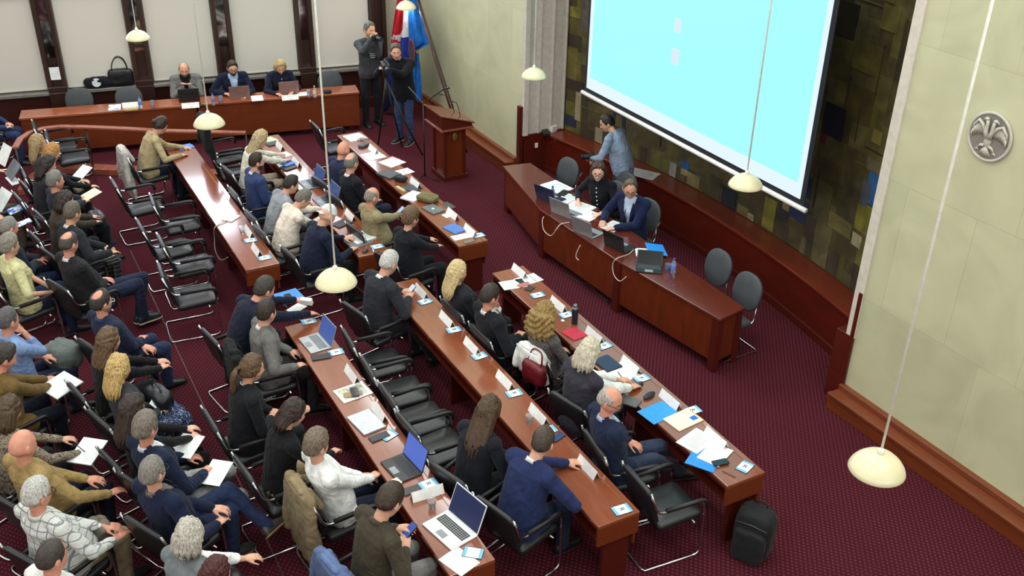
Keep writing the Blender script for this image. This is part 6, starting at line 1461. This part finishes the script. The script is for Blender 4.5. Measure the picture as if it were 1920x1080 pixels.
# ------------------------------------------------------------------ coats hung on chairs, bags on laps
def hung(name, label, cat, key=None, spot=None, c=(150,140,110), length=.62, wid=.54, seed=4, topm=None, dx=0):
    if key: loc, yw = PEOPLE[key]['chair']
    else: loc, yw = spot
    t = thing(name, label, cat, loc, yw)
    mb = MB(); zt = .93
    rows = []
    for i in range(9):
        q_ = i/8; z = zt-length*q_; x = -.285+.05*min(q_*1.6, 1)-.02*math.sin(q_*PI)-dx
        rows.append((Vector((x-.028,0,z)), Vector((1,0,0)), Vector((0,1,0)), .038+.025*math.sin(q_*PI)*.8, wid/2*(.82+.28*q_ if q_ > .05 else .7)))
    mb.loft(rows, 30, 3)
    for s in (-1,1):
        mb.capsule((-.29,s*wid*.34,zt-.03), .055, (-.33,s*wid*.47,zt-length*.72), .045, 12)
        mb.capsule((-.26,s*wid*.2,zt+.005), .035, (-.19,s*wid*.3,zt-.14), .03, 10)
    mb.capsule((-.28,-.12,zt+.01), .035, (-.28,.12,zt+.01), .035, 10)
    me = remesh(mb, .012, 2); V = get_v(me); N = get_n(me); fold = np.sin(V[:,1]*52+seed+2*np.sin(V[:,2]*5))*.008*np.clip((zt-V[:,2])/length*1.6, .15, 1); set_v(me, V+N*fold[:,None]); wrinkle(me, .005, .12, seed)
    finish(me, [topm or cloth(c)], 'coat_body', t)
    mb = MB(); mb.capsule((-.315,-.1,zt+.015), .028, (-.315,.1,zt+.015), .028, 10); me = remesh(mb, .01, 1); wrinkle(me, .004, .08, seed+2); finish(me, [topm or cloth(mul(c, 1.05))], 'coat_collar', t)
    return t
hung('grey_coat', 'light grey coat hung over the chair of the woman in beige sweater', 'coat', 'P7', c=(176,172,166), length=.72, wid=.5, seed=3)
hung('black_coat', 'black coat hung over an empty chair behind the far left desk', 'coat', spot=(seat_at(440,320), R(-90)), c=(18,18,22), length=.6, seed=6)
hung('black_coat', 'black coat hung over the chair of the man in grey blazer', 'coat', 'P29', c=(20,20,23), length=.75, wid=.56, seed=9)
hung('tan_coat', 'tan trench coat hung over the chair of the man in white shirt', 'coat', 'P32', c=(134,118,90), length=.82, wid=.58, seed=12)
hung('denim_jacket', 'blue denim jacket hung over the chair of the man in dark olive shirt', 'jacket', 'P33', c=(86,104,142), length=.5, wid=.56, seed=15)
hung('white_jacket', 'white jacket hung over the chair of the curly-haired woman', 'jacket', 'P25', c=(226,228,224), length=.34, wid=.44, seed=18)
d_ = PEOPLE['P25']['chair']; 
t = thing('red_handbag', 'dark red handbag hung on the chair of the curly-haired woman', 'handbag', d_[0], d_[1]); part('body', softbox((.12,.3,.24), 14, .008), t, (-.36,-.12,.62), plain((104,20,30), .4, name='red_leather'))
mb = MB(); mb.tube(bez([(-.36,-.02,.84),(-.33,-.05,1.0),(-.33,-.2,1.0),(-.36,-.22,.84)], .06), .009, 8); obj('handle', mb, [plain((104,20,30), .4, name='red_leather')], t, True)
def lap(key, dx, dy, z): d = PEOPLE[key]; return d['loc']+Matrix.Rotation(d['yaw'], 3, 'Z')@Vector((dx, dy, 0))+Vector((0,0,z))
def lapbag(name, label, key, off, dims, c, seed, handle=True, cat='handbag'):
    t = thing(name, label, cat, lap(key, off[0], off[1], off[2]), PEOPLE[key]['yaw']); part('body', softbox(dims, seed, .01, 3.2), t, (0,0,0), plain(c, .42, name='bag_leather'))
    if handle: mb = MB(); mb.tube([(0,.09*math.cos(a_),dims[2]*.9+.08*math.sin(a_)) for a_ in np.linspace(0, PI, 14)], .008, 8); obj('handle', mb, [plain(mul(c, 1.3), .4)], t, True)
lapbag('black_handbag', 'black leather bag on the lap of the blonde woman with patterned skirt', 'P43', (.34,.1,.63), (.2,.34,.2), (26,26,30), 21)
lapbag('dark_handbag', 'dark bag with ring handle on the lap of the grey-haired man in navy jacket', 'P37', (.36,-.14,.62), (.18,.3,.14), (52,54,58), 23)
lapbag('black_shoulder_bag', 'black shoulder bag on the lap of the silver-haired woman in denim vest', 'P47', (.3,-.02,.62), (.18,.3,.14), (38,34,34), 25)
lapbag('grey_pouch_bag', 'grey canvas pouch on the lap of the man in plaid shirt', 'P56', (.30,-.12,.63), (.14,.24,.18), (98,90,80), 27, False, 'bag')
lapbag('spotted_pouch', 'pale spotted pouch on the lap of the ginger-haired woman', 'P35', (.36,-.10,.62), (.12,.16,.1), (196,180,150), 29, False, 'bag')
soft('grey_green_jacket', 'grey-green folded jacket on the chair beside the man in light blue shirt', 'jacket', 118, 668, (.3,.36,.26), -60, (96,104,100), z=.5, seed=31, amp=.02)
# sheets and phones in hands
def sheet(label, p, rz, tilt, w=.297, d=.21, mat=None, h=.004, name='paper_sheet', cat='paper'):
    mb = MB(); mb.box((0,0,0), (w, d, h)); return solo(name, mb, [mat or PAPER], p, rz, label, cat, 'papers', tilt=tilt)
def hmid(key): return (world_hand(key,1)+world_hand(key,-1))/2
def fwdv(key): y = PEOPLE[key]['yaw']; return Vector((math.cos(y), math.sin(y), 0))
sheet('white papers in the hands of the ginger-haired woman', at(152,325,.80), -60, (0,-28)); sheet('cream sheet on the knee of the grey-haired man in navy jacket', at(167,366,.76), -70, (0,-14), mat=PAPERY)
sheet('white folder in the lap of the woman in olive jacket', at(114,722,.755), -64, (0,-8), .3, .32, h=.012, name='white_folder', cat='folder'); sheet('white writing pad of the woman in leopard cardigan', at(164,846,.76), -40, (0,-10), .3, .24, h=.01); sheet('white sheets in the hand of the woman with very dark long hair', at(350,836,.73), -40, (0,-6), .3, .22); sheet('white booklet standing on the lap of the blonde woman with patterned skirt', at(300,752,.74), -40, (50,-10), .2, .15)
sheet('white sheet under the hand of the grey-haired man in light grey trousers', at(405,886,.735), -40, (0,-6), .3, .2); sheet('white sheet raised at the left edge of the picture', at(8,290,1.05), -80, (20,-60), .3, .2)
sheet('blue-printed brochure on a knee at the left edge', at(33,391,.72), -80, (0,-12), .25, .2, mat=mottled((224,232,242), (60,110,210), 7, .5)); sheet('small blue and white card below the brochure at the left edge', at(45,417,.70), -80, (0,-10), .18, .14, mat=mottled((224,232,242), (60,90,190), 9, .55)); sheet('white sheets held at the left edge beside the brochure', at(3,374,.8), -80, (30,-50), .3, .2)
sheet('grey folder open on the lap of the person at the left edge', at(24,318,.82), -80, (0,-50), .26, .36, mat=plain((120,126,134), .6), h=.01, name='grey_folder', cat='folder'); sheet('white page under the grey folder at the left edge', at(24,338,.70), -80, (0,-5), .12, .36)
for key, lab, on, sc_ in (('P15','phone in the hands of the man in sand-coloured sweater',.8,(190,215,250)),('P20','white-screened phone in the hands of the white-haired man',.9,(220,232,250)),('P33','phone with blue screen in the hands of the man in dark olive shirt',.7,(40,90,190)),('P39','dark phone in the hands of the man in black suit and white collar',0,(26,30,40)),('P1','dark phone in the hands of the bald man in grey blazer',0,(26,28,34))):
    f = fwdv(key); phone(lab, hmid(key)+f*.085+Vector((0,0,.035)), math.degrees(PEOPLE[key]['yaw']), (0,-35), sc_, on)
mb = MB(); mb.box((0,0,0), (.05,.13,.08)); solo('white_box', mb, [WHITEP], at(575,565,.9), -40, 'small white box between the hands of the man in dark navy pullover', 'box', None, False, .004, (0,-20))
pen('pen in the hand of the woman in leopard-print cardigan', 152, 842, 20, (40,44,60), .80)
# cap of the man at the far middle desk, sunglasses
d = PEOPLE['P12']; Mh = d['Mh']
mb = MB(); mb.rings(grid_sphere(lambda ph, e: head_radius(ph, e)+.014*sstep(0, 6, e-(22-14*np.cos(np.radians(ph))))-.006*(1-sstep(0, 6, e-(22-14*np.cos(np.radians(ph))))), 64, 44)); obj('cap', MB().merge(mb, Mh), [cloth((224,226,226))], d['root'], True)
mb = MB(); rows = [[(-.085-x_*.8, (.062-.25*x_*x_*6)*c_, .02-.035*x_*2+z_) for c_, z_ in ((-1,0),(-.5,.008),(0,.012),(.5,.008),(1,0),(.5,.003),(0,.006),(-.5,.003))] for x_ in (0,.02,.045,.07)]
mb.rings(rows); obj('cap_peak', MB().merge(mb, Mh), [cloth((224,226,226))], d['root'], True)
# brass carpet edge along the aisle row
a_, b_ = at(281,556,0), at(405,800,0); mb = MB(); mb.box(((6.0+13.6)/2, (a_.y+b_.y)/2, .003), (7.6,.01,.005)); struct('trim_30', mb, [plain((92,62,58), .5, .3)])
